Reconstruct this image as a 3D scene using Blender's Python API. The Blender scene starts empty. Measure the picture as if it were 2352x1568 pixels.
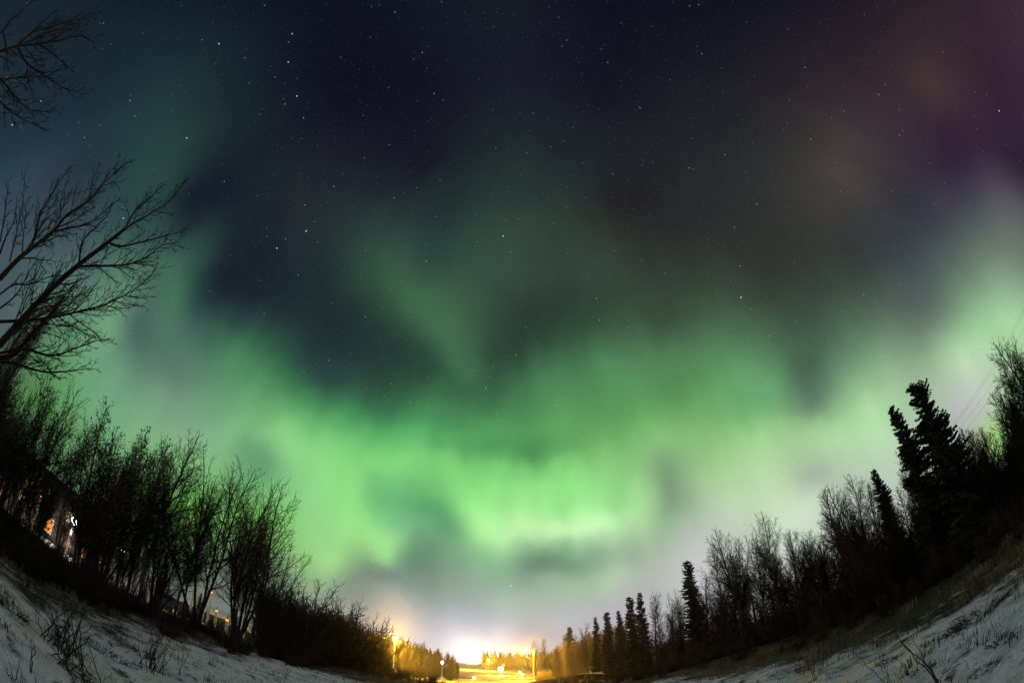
import bpy, math, random
import numpy as np
from mathutils import Vector

scene = bpy.context.scene
COL = scene.collection
R = math.radians

# ------------------------------------------------------------------ camera
F_PX = 980.0                      # 15 mm full-frame fisheye, in units of a 2352 px wide frame
PITCH = R(44.4)
CAM_H = 1.7
cd = bpy.data.cameras.new("camera")
cam = bpy.data.objects.new("camera", cd)
COL.objects.link(cam)
cam.location = (0, 0, CAM_H)
cam.rotation_euler = (R(90) + PITCH, 0, 0)
cd.type = 'PANO'
holder = cd
holder.panorama_type = 'FISHEYE_EQUISOLID'
holder.fisheye_lens = 15.0
holder.fisheye_fov = R(200)
cd.sensor_width = 36.0
cd.sensor_fit = 'HORIZONTAL'
cd.clip_start = 0.05
cd.clip_end = 20000
scene.camera = cam
scene.view_settings.view_transform = 'Standard'
scene.view_settings.look = 'None'
scene.view_settings.exposure = 0.0
scene.view_settings.gamma = 1.0
scene.render.film_transparent = False
scene.cycles.use_denoising = True
scene.cycles.use_adaptive_sampling = True
scene.cycles.adaptive_threshold = 0.015
scene.cycles.adaptive_min_samples = 24
scene.cycles.max_bounces = 4
scene.cycles.diffuse_bounces = 2
scene.cycles.sample_clamp_indirect = 4.0
scene.cycles.volume_bounces = 1


def sight(px, py):
    """world direction seen at a place of the 2352 x 1568 photograph (for measuring angles)"""
    x, y = px - 1176, 784 - py
    r = math.hypot(x, y)
    th = 2 * math.asin(min(1, r / (2 * F_PX)))
    s = math.sin(th) / r if r > 1e-6 else 0
    a, u, c = x * s, y * s, math.cos(th)
    return (a, c * math.cos(PITCH) - u * math.sin(PITCH), c * math.sin(PITCH) + u * math.cos(PITCH))


# ------------------------------------------------------------------ night sky with the aurora
GRID_X = [0, 196, 392, 588, 784, 980, 1176, 1372, 1568, 1764, 1960, 2156, 2352]
GRID = {
 0:   [(22,36,48),(20,34,46),(17,30,42),(16,24,38),(15,18,32),(18,24,36),(22,28,38),(16,16,30),(18,18,32),(20,20,34),(30,24,36),(46,34,42),(60,42,52)],
 196: [(30,46,58),(26,42,54),(31,51,56),(22,34,44),(15,16,32),(18,19,34),(24,28,40),(20,20,34),(26,27,36),(34,32,38),(50,40,46),(66,50,54),(58,40,60)],
 392: [(38,58,72),(38,54,64),(42,75,68),(39,59,58),(28,32,42),(23,26,37),(36,50,48),(32,40,42),(36,40,42),(46,48,48),(66,58,58),(50,40,54),(46,32,52)],
 588: [(70,88,100),(70,92,96),(38,66,66),(26,36,46),(38,52,54),(44,68,62),(54,77,65),(52,68,58),(46,51,48),(54,65,57),(50,56,54),(62,64,72),(95,100,105)],
 784: [(80,95,98),(96,140,116),(78,112,100),(42,66,66),(36,50,56),(66,96,74),(58,84,70),(54,80,64),(54,74,62),(64,82,68),(74,90,84),(104,124,112),(160,205,160)],
 980: [(100,140,100),(120,170,130),(122,150,128),(74,130,94),(56,96,78),(66,120,76),(78,144,90),(90,156,100),(84,140,94),(98,156,108),(150,185,150),(170,190,170),(190,205,190)],
 1176:[(110,130,105),(110,140,105),(115,185,95),(125,200,120),(135,215,125),(110,180,110),(140,222,130),(165,235,155),(130,160,130),(185,205,180),(190,200,190),(185,190,185),(190,200,180)],
 1372:[(90,90,85),(98,102,95),(104,110,106),(114,124,118),(140,152,146),(144,164,152),(160,182,168),(168,182,174),(186,190,190),(186,188,190),(174,175,176),(150,150,150),(140,140,140)],
}
DETAIL = [
 (520,640,22,28,40),(600,560,24,32,42),(475,540,38,64,62),(500,440,20,28,40),(450,470,22,30,42),(675,450,34,40,46),(1429,475,34,32,34),(1534,750,60,84,64),(1044,450,33,48,47),
 (1938,400,74,68,64),(2143,200,68,53,55),(2193,360,46,30,54),(2093,500,52,56,66),(2308,475,92,94,98),(2118,575,70,78,82),(2338,590,114,128,116),(2318,725,164,208,162),(2093,690,80,92,88),
 (1778,640,52,56,52),(485,1009,128,176,136),(1109,1450,180,184,202),(1209,1470,170,170,190),(1868,1097,163,178,164),(1858,1152,202,222,192),(1598,1182,165,190,160),(1708,1172,196,222,186),
 (1608,1257,196,196,196),(2243,757,156,202,150),(2143,722,94,110,102),(2193,832,180,216,170),(2243,932,190,186,196),(2018,907,166,206,156),(2043,807,125,160,125),(430,1180,120,190,85),
 (600,1220,120,190,90),(560,1300,110,112,118),(150,880,100,160,105),(60,900,90,140,80),(2290,1000,150,200,110),(900,1200,120,190,130),(980,1212,112,170,124),(795,1339,126,146,132),
 (934,1374,138,154,150),(1034,1314,134,162,144),(1184,1384,165,188,175),(1509,1284,190,200,186),(1150,1150,140,222,130),(1300,1150,142,222,132),(1420,1140,146,218,136),(1600,1100,158,192,146),
 (1640,1180,185,205,180),(1224,1300,116,146,126),(1718,957,104,170,110),(1843,857,68,92,76),(1868,932,96,122,102),(1918,832,90,124,98),
]
# bands and rays of the aurora: (the line they follow, the colour at each bend)
STROKES = [
 ([(1090,860),(1010,780),(940,690),(880,600),(840,540)], [(64,110,78),(64,106,74),(62,100,72),(54,84,66),(44,64,58)]),
 ([(1000,835),(900,775),(800,705),(720,640),(640,590)], [(44,72,60),(38,60,54),(33,50,49),(29,44,48),(26,37,46)]),
 ([(1120,835),(1180,790),(1240,745),(1300,725),(1370,760)], [(50,78,62),(42,64,54),(40,58,50),(44,64,54),(56,82,62)]),
 ([(560,820),(700,900),(880,960),(1040,990),(1200,1000),(1380,960),(1560,900),(1700,860),(1790,880)], [(72,130,88),(60,118,80),(72,150,92),(86,166,100),(88,160,94),(96,160,96),(92,150,92),(96,150,100),(100,155,108)]),
 ([(700,850),(880,895),(1000,900),(1120,885),(1250,860),(1400,845),(1550,815),(1700,785)], [(42,74,66),(48,86,66),(56,104,70),(54,92,68),(70,120,80),(82,136,90),(82,124,86),(80,120,84)]),
 ([(1010,1010),(1120,1022),(1240,1032),(1330,1020)], [(90,166,100),(78,152,92),(82,150,88),(98,162,96)]),
 ([(560,1000),(660,1025),(760,1050),(860,1060),(960,1072),(1080,1080),(1200,1090),(1320,1080),(1420,1040),(1500,1010),(1620,1000),(1740,1000),(1860,1000),(1980,970)],
  [(124,185,130),(142,212,136),(136,216,128),(130,212,124),(124,206,118),(126,208,120),(128,210,122),(134,210,124),(132,196,120),(130,190,118),(140,192,125),(150,202,135),(164,205,150),(168,212,158)]),
 ([(850,1130),(920,1135),(980,1150),(1030,1167),(1050,1195)], [(108,182,116),(96,168,110),(94,164,108),(94,162,108),(108,174,118)]),
 ([(1062,1160),(1092,1196),(1150,1221),(1230,1224),(1320,1224),(1400,1213),(1460,1190),(1482,1150),(1476,1095)], [(152,234,140),(172,243,154),(188,244,172),(192,246,176),(196,247,182),(196,247,182),(188,240,174),(174,228,158),(156,212,143)]),
 ([(1510,1050),(1524,1100),(1542,1150),(1550,1195)], [(128,164,122),(114,150,114),(128,158,126),(150,178,148)]),
 ([(1090,1266),(1160,1258),(1235,1268),(1310,1266),(1400,1270),(1480,1272)], [(140,194,142),(150,206,150),(114,156,124),(122,164,128),(148,182,150),(176,200,170)]),
 ([(970,1262),(900,1292),(830,1302)], [(94,136,110),(112,150,120),(118,152,120)]),
 ([(1250,1348),(1340,1338),(1430,1308)], [(158,186,160),(168,196,167),(178,206,174)]),
 ([(690,1120),(720,1180),(745,1240),(765,1296)], [(140,212,138),(146,214,138),(152,217,138),(164,224,142)]),
 ([(830,1120),(835,1180),(850,1235),(880,1270),(910,1250)], [(136,216,128),(144,219,132),(152,215,136),(154,212,136),(140,198,132)]),
 ([(590,1030),(622,1062)], [(106,162,120),(104,160,118)]),
 ([(235,920),(245,840),(265,760),(300,680),(345,610)], [(112,166,126),(108,158,122),(104,150,118),(92,132,108),(70,104,90)]),
 ([(300,790),(320,725),(345,670)], [(78,108,98),(68,94,92),(68,98,92)]),
 ([(330,850),(370,930),(420,1000)], [(98,140,114),(112,152,122),(128,170,132)]),
 ([(375,720),(415,650),(450,575)], [(78,122,96),(62,104,84),(44,74,68)]),
 ([(400,860),(410,780),(440,700)], [(90,116,104),(76,112,98),(50,84,76)]),
 ([(430,485),(500,442),(600,432),(690,440)], [(24,32,44),(20,28,40),(26,36,44),(32,40,46)]),
 ([(470,680),(540,655),(620,600),(650,540)], [(30,48,52),(24,32,42),(24,32,42),(30,38,46)]),
 ([(560,720),(640,690),(700,700)], [(34,56,58),(28,42,48),(30,46,50)]),
 ([(300,520),(380,420),(460,300),(520,200)], [(44,72,72),(38,68,64),(32,54,54),(24,40,46)]),
]
for line, cols in STROKES:
    for (p, q), (c, d) in zip(zip(line, line[1:]), zip(cols, cols[1:])):
        k = max(1, round(math.dist(p, q) / 45))
        for i in range(k):
            t = i / k
            DETAIL.append(tuple(p[j] + (q[j] - p[j]) * t for j in (0, 1)) + tuple(c[j] + (d[j] - c[j]) * t for j in range(3)))
    DETAIL.append(line[-1] + cols[-1])
NARROW = [(1062,1510,255,252,250),(1085,1500,255,252,250),(1045,1490,240,232,240),(1110,1490,240,236,240),(1010,1475,205,205,222),(1160,1480,214,210,224),(950,1440,190,186,192),
          (905,1425,200,192,180),(1240,1480,195,188,190),(1300,1420,186,188,196),(1400,1380,186,186,190)]


BEHIND_FILL = (226, 228, 236)  # unseen sky at the camera's back, raised to brighten the snow


def lin(c):
    c = np.asarray(c, float) / 255
    l = np.where(c <= 0.04045, c / 12.92, ((c + 0.055) / 1.055) ** 2.4)
    return l ** (1 / 2.2)


NV = 47                                # rows of the sky, by the turning angle about the east-west axis (0 = horizon ahead, 90 = zenith)
row_of = lambda v: np.minimum(v / 2.6, v / 4.8 + 9.2) + 4.5        # closer together low down, where the bands are
U0, U1, NU = -0.995, 0.995, 60         # along each row: the eastward component of the direction


def bspl3(t):
    a = np.abs(t)
    return np.where(a < 1, 2 / 3 - a * a + a ** 3 / 2, np.where(a < 2, (2 - a) ** 3 / 6, 0))


def bspl2(t):
    a = np.abs(t)
    return np.where(a < .5, .75 - a * a, np.where(a < 1.5, .5 * (1.5 - a) ** 2, 0))


def fit_sky():
    """rows of colours (as the eye judges them) so that the sky passes smoothly through the colours observed in many directions"""
    rows = np.array([(x, y, *c) for y, row in GRID.items() for x, c in zip(GRID_X, row)] + DETAIL + NARROW, float)
    ng = len(GRID) * len(GRID_X)
    near = np.hypot(rows[:ng, None, 0] - rows[None, ng:, 0], rows[:ng, None, 1] - rows[None, ng:, 1]).min(1) < 75
    rows = np.vstack([rows[:ng][~near], rows[ng:]])
    P = np.array([sight(r[0], r[1]) for r in rows]); T = lin(rows[:, 2:5])
    K = np.linalg.norm(P[:, None] - P[None], axis=2)
    n = len(P)
    A = np.zeros((n + 1, n + 1)); A[:n, :n] = -K + 0.006 * np.eye(n); A[:n, n] = A[n, :n] = 1
    sx, sy = np.meshgrid(np.arange(-20, 2373, 30), np.arange(-20, 1560, 30))
    D = np.array([sight(x, y) for x, y in zip(sx.ravel(), sy.ravel())])
    D = D[D[:, 2] > -0.06]
    nf = len(D)
    KD = -np.linalg.norm(D[:, None] - P[None], axis=2)
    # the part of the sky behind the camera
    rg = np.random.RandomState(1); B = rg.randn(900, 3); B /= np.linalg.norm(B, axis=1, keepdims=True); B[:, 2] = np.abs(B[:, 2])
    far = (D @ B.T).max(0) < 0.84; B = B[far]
    D = np.vstack([D, B, P])
    u = D[:, 0]; v = np.degrees(np.arctan2(D[:, 2], D[:, 1]))
    ui = np.clip((u - U0) / ((U1 - U0) / (NU - 1)), 1, NU - 2); vi = np.clip(row_of(v), 0.5, NV - 1.5)
    iu = np.floor(ui).astype(int)[:, None] + np.arange(-1, 3)[None]; iv = np.floor(vi + .5).astype(int)[:, None] + np.arange(-1, 2)[None]
    wu, wv = bspl3(ui[:, None] - iu), bspl2(vi[:, None] - iv)
    iu, iv = np.clip(iu, 0, NU - 1), np.clip(iv, 0, NV - 1)
    J = (iv[:, :, None] * NU + iu[:, None, :]).reshape(len(D), -1); Wt = (wv[:, :, None] * wu[:, None, :]).reshape(len(D), -1)
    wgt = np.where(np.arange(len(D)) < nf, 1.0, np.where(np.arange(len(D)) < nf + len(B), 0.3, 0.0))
    def normal(X):                    # smooth least squares, by conjugate gradients
        r = (X[J] * Wt).sum(1) * wgt
        o = np.bincount(J.ravel(), (Wt * r[:, None]).ravel(), NV * NU).reshape(NV, NU)
        Q = X.reshape(NV, NU); d0 = np.diff(Q, axis=0); d1 = np.diff(Q, axis=1)
        o[:-1] -= 0.006 * d0; o[1:] += 0.006 * d0; o[:, :-1] -= 0.006 * d1; o[:, 1:] += 0.006 * d1
        return o.ravel() + 1e-6 * X
    want = T.copy()
    for turn in range(2):
        W = np.linalg.solve(A, np.vstack([want, np.zeros(3)]))
        C = np.vstack([KD @ W[:n] + W[n], np.tile(lin(BEHIND_FILL), (len(B), 1)), np.zeros((n, 3))])
        sol = np.zeros((NV * NU, 3))
        for c in range(3):
            b_ = np.bincount(J.ravel(), (Wt * (C[:, c] * wgt)[:, None]).ravel(), NV * NU)
            x = np.full(NV * NU, 0.2); r = b_ - normal(x); p = r.copy(); rr = (r * r).sum()
            for _ in range(160):
                Ap = normal(p); al = rr / (p * Ap).sum(); x = x + al * p; r = r - al * Ap
                r2 = (r * r).sum(); p = r + r2 / rr * p; rr = r2
                if rr < 1e-8: break
            sol[:, c] = x
        got = (sol[J[-n:]] * Wt[-n:, :, None]).sum(1)
        want = want + 0.5 * (T - got)
    return np.clip(sol.reshape(NV, NU, 3), 0.0, 1.2)


STARS_BRIGHT = [(503,101),(662,143),(429,317),(283,501),(94,232),(28,287),(636,570),(703,531),(1156,542),(1174,1344),(2295,255),(671,78),(1702,683),(682,221)]
STARS_MID = [(464,92),(608,13),(632,177),(563,133),(655,239),(697,271),(310,267),(700,471),(656,549),(685,631),(767,428),(238,54),(970,121),(907,28),(1396,144),(1470,248),
 (1370,685),(1377,735),(979,600),(839,727),(905,454),(997,215),(1584,14),(1605,11),(1612,124),(1849,155),(1862,320),(1665,355),(1583,386),(1738,469),(1700,611),(1984,676),(1768,771),
 (2018,217),(897,881),(942,924),(755,827),(830,1160),(848,1258),(1185,814),(1116,890),(194,316),(299,231),(663,97),(1687,522),(2066,311),(515,417)]


def build_world():
    w = bpy.data.worlds.new("World")
    scene.world = w
    w.use_nodes = True
    w.cycles.sampling_method = 'MANUAL'
    w.cycles.sample_map_resolution = 512
    nt = w.node_tree
    nt.nodes.clear()
    N, L = nt.nodes, nt.links
    tc = N.new("ShaderNodeTexCoord")
    D = tc.outputs["Generated"]
    rows = fit_sky()
    sp0 = N.new("ShaderNodeSeparateXYZ"); L.new(D, sp0.inputs[0])
    def nmath(op, a, b=None, c=None):
        n = N.new("ShaderNodeMath"); n.operation = op
        for i, v in enumerate((a, b, c)):
            if v is None: continue
            if isinstance(v, (int, float)): n.inputs[i].default_value = v
            else: L.new(v, n.inputs[i])
        return n.outputs[0]
    U = nmath('MULTIPLY_ADD', sp0.outputs[0], 1 / (U1 - U0), -U0 / (U1 - U0))
    # a colour ramp holds 32 colours: each row is two, overlapping by four colours in the middle
    H_ = NU // 2 + 2
    Ua = nmath('MULTIPLY', U, (NU - 1) / (H_ - 1)); Ub = nmath('ADD', Ua, -(NU - H_) / (H_ - 1))
    side = nmath('GREATER_THAN', U, 0.5)
    # fringes along the rays: the rows are pushed up and down a little from ray to ray
    Zm = Vector(sight(1200, 120)).normalized(); E1 = Vector((1, 0, 0)); E1 = (E1 - Zm * E1.dot(Zm)).normalized(); E2 = Zm.cross(E1)
    def dotn(v):
        n = N.new("ShaderNodeVectorMath"); n.operation = 'DOT_PRODUCT'; L.new(D, n.inputs[0]); n.inputs[1].default_value = v; return n.outputs["Value"]
    a1, a2, a3 = dotn(E1), dotn(E2), dotn(Zm)
    rad = nmath('SQRT', nmath('ADD', nmath('MULTIPLY', a1, a1), nmath('MULTIPLY_ADD', a2, a2, 0.02)))
    ca = N.new("ShaderNodeCombineXYZ"); L.new(nmath('DIVIDE', a1, rad), ca.inputs[0]); L.new(nmath('DIVIDE', a2, rad), ca.inputs[1]); L.new(nmath('MULTIPLY', a3, 0.42), ca.inputs[2])
    fr = N.new("ShaderNodeTexNoise"); L.new(ca.outputs[0], fr.inputs["Vector"])
    fr.inputs["Scale"].default_value = 9.0; fr.inputs["Detail"].default_value = 3.0; fr.inputs["Roughness"].default_value = 0.5
    fr2 = N.new("ShaderNodeTexNoise"); L.new(D, fr2.inputs["Vector"]); fr2.inputs["Scale"].default_value = 8.0; fr2.inputs["Detail"].default_value = 3.0
    Vd = nmath('MULTIPLY', nmath('ARCTAN2', sp0.outputs[2], sp0.outputs[1]), 180 / math.pi)
    Vd = nmath('ADD', Vd, nmath('MULTIPLY_ADD', fr.outputs["Fac"], 3.4, -1.7))
    Vd = nmath('ADD', Vd, nmath('MULTIPLY_ADD', fr2.outputs["Fac"], 4.4, -2.2))
    Vv = nmath('ADD', nmath('MINIMUM', nmath('MULTIPLY', Vd, 1 / 2.6), nmath('MULTIPLY_ADD', Vd, 1 / 4.8, 9.2)), 4.5)
    Vv = nmath('MINIMUM', nmath('MAXIMUM', Vv, 0.5), NV - 1.5)
    acc = None
    for i in range(NV):
        two = []
        for first, u_ in ((0, Ua), (NU - H_, Ub)):
            cr = N.new("ShaderNodeValToRGB"); ramp = cr.color_ramp; ramp.interpolation = 'B_SPLINE'
            for j in range(1, H_ - 1): ramp.elements.new(j / (H_ - 1))
            ramp.elements.foreach_set("color", [float(v) for q in rows[i, first:first + H_] for v in (*q, 1)])
            L.new(u_, cr.inputs[0]); two.append(cr.outputs[0])
        t = nmath('ABSOLUTE', nmath('SUBTRACT', Vv, float(i)))
        e1 = nmath('MAXIMUM', nmath('SUBTRACT', 1.5, t), 0.0)
        e2 = nmath('MAXIMUM', nmath('SUBTRACT', 0.5, t), 0.0)
        e3 = nmath('MULTIPLY', nmath('MULTIPLY', e2, e2), -1.5)
        wv = nmath('MULTIPLY_ADD', nmath('MULTIPLY', e1, e1), 0.5, e3)
        mx = N.new("ShaderNodeMix"); mx.data_type = 'RGBA'
        L.new(side, mx.inputs[0]); L.new(two[0], mx.inputs[6]); L.new(two[1], mx.inputs[7])
        ad = N.new("ShaderNodeMix"); ad.data_type = 'RGBA'; ad.blend_type = 'ADD'; ad.clamp_result = False
        L.new(wv, ad.inputs[0]); L.new(mx.outputs[2], ad.inputs[7])
        if acc is None: ad.inputs[6].default_value = (0, 0, 0, 1)
        else: L.new(acc, ad.inputs[6])
        acc = ad.outputs[2]
    # faint rays and wisps, drawn out towards the zenith
    def math_(op, a, b=None, c=None):
        n = N.new("ShaderNodeMath"); n.operation = op
        for i, v in enumerate((a, b, c)):
            if v is None: continue
            if isinstance(v, (int, float)): n.inputs[i].default_value = v
            else: L.new(v, n.inputs[i])
        return n.outputs[0]
    wisp = N.new("ShaderNodeTexNoise"); L.new(ca.outputs[0], wisp.inputs["Vector"])
    wisp.inputs["Scale"].default_value = 6.0; wisp.inputs["Detail"].default_value = 2.5; wisp.inputs["Roughness"].default_value = 0.45
    grain = N.new("ShaderNodeTexNoise"); L.new(D, grain.inputs["Vector"])
    grain.inputs["Scale"].default_value = 520.0; grain.inputs["Detail"].default_value = 1.0
    fadez = math_('MINIMUM', math_('MULTIPLY_ADD', a3, -0.55, 0.56), 0.34)
    g1 = math_('MULTIPLY_ADD', math_('SUBTRACT', wisp.outputs["Fac"], 0.5), fadez, 1.0)
    g2 = math_('MULTIPLY_ADD', grain.outputs["Fac"], 0.16, -0.08)
    gg = math_('ADD', g1, g2)
    sep = N.new("ShaderNodeSeparateXYZ"); L.new(acc, sep.inputs[0])
    ch = []
    for i in range(3):
        v = math_('MAXIMUM', sep.outputs[i], 0.012)
        v = math_('MULTIPLY', v, gg)
        ch.append(math_('POWER', v, 2.2))
    com = N.new("ShaderNodeCombineXYZ")
    for i in range(3): L.new(ch[i], com.inputs[i])
    col = com.outputs[0]
    # the light dome of the town beyond the gap
    for px_, py_, sg, tint in ((1076, 1512, 1.1, (1.5, 1.25, 0.95)), (1085, 1500, 3.2, (0.16, 0.15, 0.15))):
        k_ = 1 / R(sg) ** 2
        n = N.new("ShaderNodeVectorMath"); n.operation = 'DOT_PRODUCT'; L.new(D, n.inputs[0]); n.inputs[1].default_value = sight(px_, py_)
        md = N.new("ShaderNodeVectorMath"); md.operation = 'MULTIPLY_ADD'
        L.new(math_('EXPONENT', math_('MULTIPLY_ADD', n.outputs["Value"], k_, -k_)), md.inputs[0]); md.inputs[1].default_value = tint; L.new(col, md.inputs[2])
        col = md.outputs[0]
    # stars: the ones the photograph shows
    def add(col, val, tint):
        md = N.new("ShaderNodeVectorMath"); md.operation = 'MULTIPLY_ADD'
        L.new(val, md.inputs[0]); md.inputs[1].default_value = tint; L.new(col, md.inputs[2])
        return md.outputs[0]
    for lst, rad, amp, tint in ((STARS_BRIGHT, 0.0018, 1.4, (0.85, 0.95, 1.1)), (STARS_MID, 0.0013, 0.8, (0.8, 0.92, 1.1))):
        m = None
        for s in lst:
            ds = N.new("ShaderNodeVectorMath"); ds.operation = 'DISTANCE'
            L.new(D, ds.inputs[0]); ds.inputs[1].default_value = sight(*s)
            m = ds.outputs["Value"] if m is None else math_('MINIMUM', m, ds.outputs["Value"])
        v = math_('MULTIPLY', m, -1.0 / rad)
        v = math_('ADD', v, 1.0)
        v = math_('MAXIMUM', v, 0.0)
        v = math_('MULTIPLY', v, amp)
        col = add(col, v, tint)
    for sc, rad, amp in ((38.0, 0.055, 0.34), (62.0, 0.085, 0.13), (95.0, 0.11, 0.11)):
        vo = N.new("ShaderNodeTexVoronoi"); L.new(D, vo.inputs["Vector"])
        vo.inputs["Scale"].default_value = sc
        v = math_('MULTIPLY', vo.outputs["Distance"], -1.0 / rad)
        v = math_('ADD', v, 1.0)
        v = math_('MAXIMUM', v, 0.0)
        v = math_('MULTIPLY', v, amp)
        col = add(col, v, (0.85, 0.95, 1.05))
    bg = N.new("ShaderNodeBackground"); L.new(col, bg.inputs["Color"]); bg.inputs["Strength"].default_value = 1.0
    out = N.new("ShaderNodeOutputWorld"); L.new(bg.outputs[0], out.inputs["Surface"])


build_world()

# ------------------------------------------------------------------ materials
def mat(name, c1, c2=None, rough=0.9, scale=6.0, bump=0.0, emit=None, emit_s=0.0):
    m = bpy.data.materials.new(name); m.use_nodes = True
    nt = m.node_tree; b = nt.nodes["Principled BSDF"]
    b.inputs["Roughness"].default_value = rough
    b.inputs["Specular IOR Level"].default_value = 0.2
    if c2 is None:
        b.inputs["Base Color"].default_value = (*c1, 1)
    else:
        tc = nt.nodes.new("ShaderNodeTexCoord")
        n = nt.nodes.new("ShaderNodeTexNoise"); n.inputs["Scale"].default_value = scale; n.inputs["Detail"].default_value = 4
        nt.links.new(tc.outputs["Object"], n.inputs["Vector"])
        r = nt.nodes.new("ShaderNodeValToRGB")
        r.color_ramp.elements[0].position = 0.35; r.color_ramp.elements[0].color = (*c1, 1)
        r.color_ramp.elements[1].position = 0.65; r.color_ramp.elements[1].color = (*c2, 1)
        nt.links.new(n.outputs["Fac"], r.inputs[0]); nt.links.new(r.outputs[0], b.inputs["Base Color"])
        if bump:
            bp = nt.nodes.new("ShaderNodeBump"); bp.inputs["Strength"].default_value = bump; bp.inputs["Distance"].default_value = 0.05
            nt.links.new(n.outputs["Fac"], bp.inputs["Height"]); nt.links.new(bp.outputs[0], b.inputs["Normal"])
    if emit:
        b.inputs["Emission Color"].default_value = (*emit, 1); b.inputs["Emission Strength"].default_value = emit_s
    return m


M = dict(
 bark=mat("bark", (0.016, 0.013, 0.011), (0.035, 0.029, 0.023), scale=9, bump=0.4),
 twig=mat("twig bark", (0.011, 0.009, 0.008), (0.024, 0.019, 0.015), scale=3),
 lit_twig=mat("lit twigs", (0.10, 0.08, 0.055), (0.17, 0.13, 0.09), scale=3),  # twig colour lifted so the lamp-lit grove and far treeline look brighter
 pale_bark=mat("birch bark", (0.035, 0.031, 0.026), (0.10, 0.09, 0.075), scale=5, bump=0.2),
 needle=mat("spruce needles", (0.012, 0.02, 0.01), (0.03, 0.04, 0.02), scale=2.5),
 leaf=mat("withered leaves", (0.05, 0.045, 0.02), (0.09, 0.07, 0.03), scale=5),
 straw=mat("dry grass", (0.03, 0.029, 0.014), (0.20, 0.17, 0.09), scale=0.9),
 weed=mat("dead stems", (0.012, 0.011, 0.008), (0.035, 0.029, 0.02), scale=4),
 wall=mat("painted boards", (0.05, 0.042, 0.035), (0.08, 0.068, 0.055), scale=3),
 roof=mat("dark shingles", (0.03, 0.03, 0.032), (0.05, 0.05, 0.05), scale=8, bump=0.3),
 trim=mat("white trim", (0.5, 0.48, 0.45), (0.6, 0.58, 0.55), scale=5),
 door=mat("door paint", (0.06, 0.03, 0.02), (0.08, 0.04, 0.03), scale=4),
 steel=mat("galvanised steel", (0.35, 0.35, 0.34), (0.5, 0.5, 0.48), rough=0.5, scale=7),
 wood=mat("pole wood", (0.07, 0.05, 0.035), (0.12, 0.09, 0.06), scale=6, bump=0.3),
 cable=mat("cable", (0.03, 0.03, 0.03)),
 road=mat("frosted asphalt", (0.42, 0.41, 0.4), (0.75, 0.74, 0.72), scale=0.25),
 rock=mat("stone", (0.05, 0.05, 0.045), (0.1, 0.1, 0.09), scale=8, bump=0.5),
 win_orange=mat("lit orange window", (0.1, 0.05, 0.02), emit=(1, 0.33, 0.03), emit_s=1.1),
 win_yellow=mat("lit yellow window", (0.1, 0.08, 0.04), emit=(1, 0.78, 0.4), emit_s=1.3),
 win_dark=mat("unlit window", (0.01, 0.01, 0.012), rough=0.15),
 sodium=mat("sodium lamp glass", (0.8, 0.6, 0.3), emit=(1, 0.6, 0.12), emit_s=60),
 amber=mat("amber lamp glass", (0.6, 0.3, 0.1), emit=(1, 0.36, 0.03), emit_s=2.2),
 led=mat("white lamp glass", (0.8, 0.8, 0.8), emit=(1, 0.93, 0.88), emit_s=50),
)

# ------------------------------------------------------------------ numpy helpers
rs = np.random.RandomState(7)
_LAT = rs.rand(64, 64)


def vnoise(x, y):
    x = np.asarray(x, float); y = np.asarray(y, float)
    xi = np.floor(x).astype(int); yi = np.floor(y).astype(int)
    fx = x - xi; fy = y - yi
    fx = fx * fx * (3 - 2 * fx); fy = fy * fy * (3 - 2 * fy)
    g = lambda a, b: _LAT[a % 64, b % 64]
    return (g(xi, yi) * (1 - fx) + g(xi + 1, yi) * fx) * (1 - fy) + (g(xi, yi + 1) * (1 - fx) + g(xi + 1, yi + 1) * fx) * fy - 0.5


def sstep(t):
    t = np.clip(t, 0, 1)
    return t * t * (3 - 2 * t)


def terr(x, y):
    x = np.asarray(x, float); y = np.asarray(y, float)
    z = -4.6 * sstep((y - 27) / 45)
    z = z + 3.0 * sstep((x - 8 - 0.02 * y) / 16) * sstep((y - 55) / 50) * (1 - sstep((y - 260) / 200))      # bank right of the road
    z = z + 5.5 * sstep((-x - 16 - 0.09 * y) / 26) * sstep((y - 85) / 45)                                    # rise left of it
    z = z - 0.9 * sstep((-x - 19) / 14) * sstep((75 - y) / 25)
    hill = sstep((y - 330) / 260) * sstep((x + 0.066 * y + 2) / 24)
    z = z + 16 * hill
    near = 1 - sstep((np.hypot(x, y) - 60) / 60)
    z = z + near * (0.34 * vnoise(x / 4.3 + 3, y / 4.3) + 0.14 * vnoise(x / 1.3, y / 1.3 + 9) + 0.075 * vnoise(x / 0.45 + 5, y / 0.45) + 0.03 * vnoise(x / 0.2 + 5, y / 0.2))
    z = z + (1 - near) * 0.9 * vnoise(x / 37, y / 37)
    return z


def tz(x, y): return float(terr(x, y))


Z0 = 0.0


def on_ground(px, py):
    """where the sight line of a photograph point meets the terrain"""
    d = sight(px, py)
    t0, t = 0.3, 0.3
    while t < 900:
        if CAM_H + d[2] * t < tz(d[0] * t, d[1] * t): break
        t0 = t; t *= 1.02
    for _ in range(20):
        m = (t0 + t) / 2
        if CAM_H + d[2] * m < tz(d[0] * m, d[1] * m): t = m
        else: t0 = m
    return d[0] * t, d[1] * t, tz(d[0] * t, d[1] * t)


def at(px, py, dist):
    """the point in a direction at a horizontal distance"""
    d = sight(px, py); h = math.hypot(d[0], d[1])
    return np.array([d[0] / h * dist, d[1] / h * dist, CAM_H + d[2] / h * dist])


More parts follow.
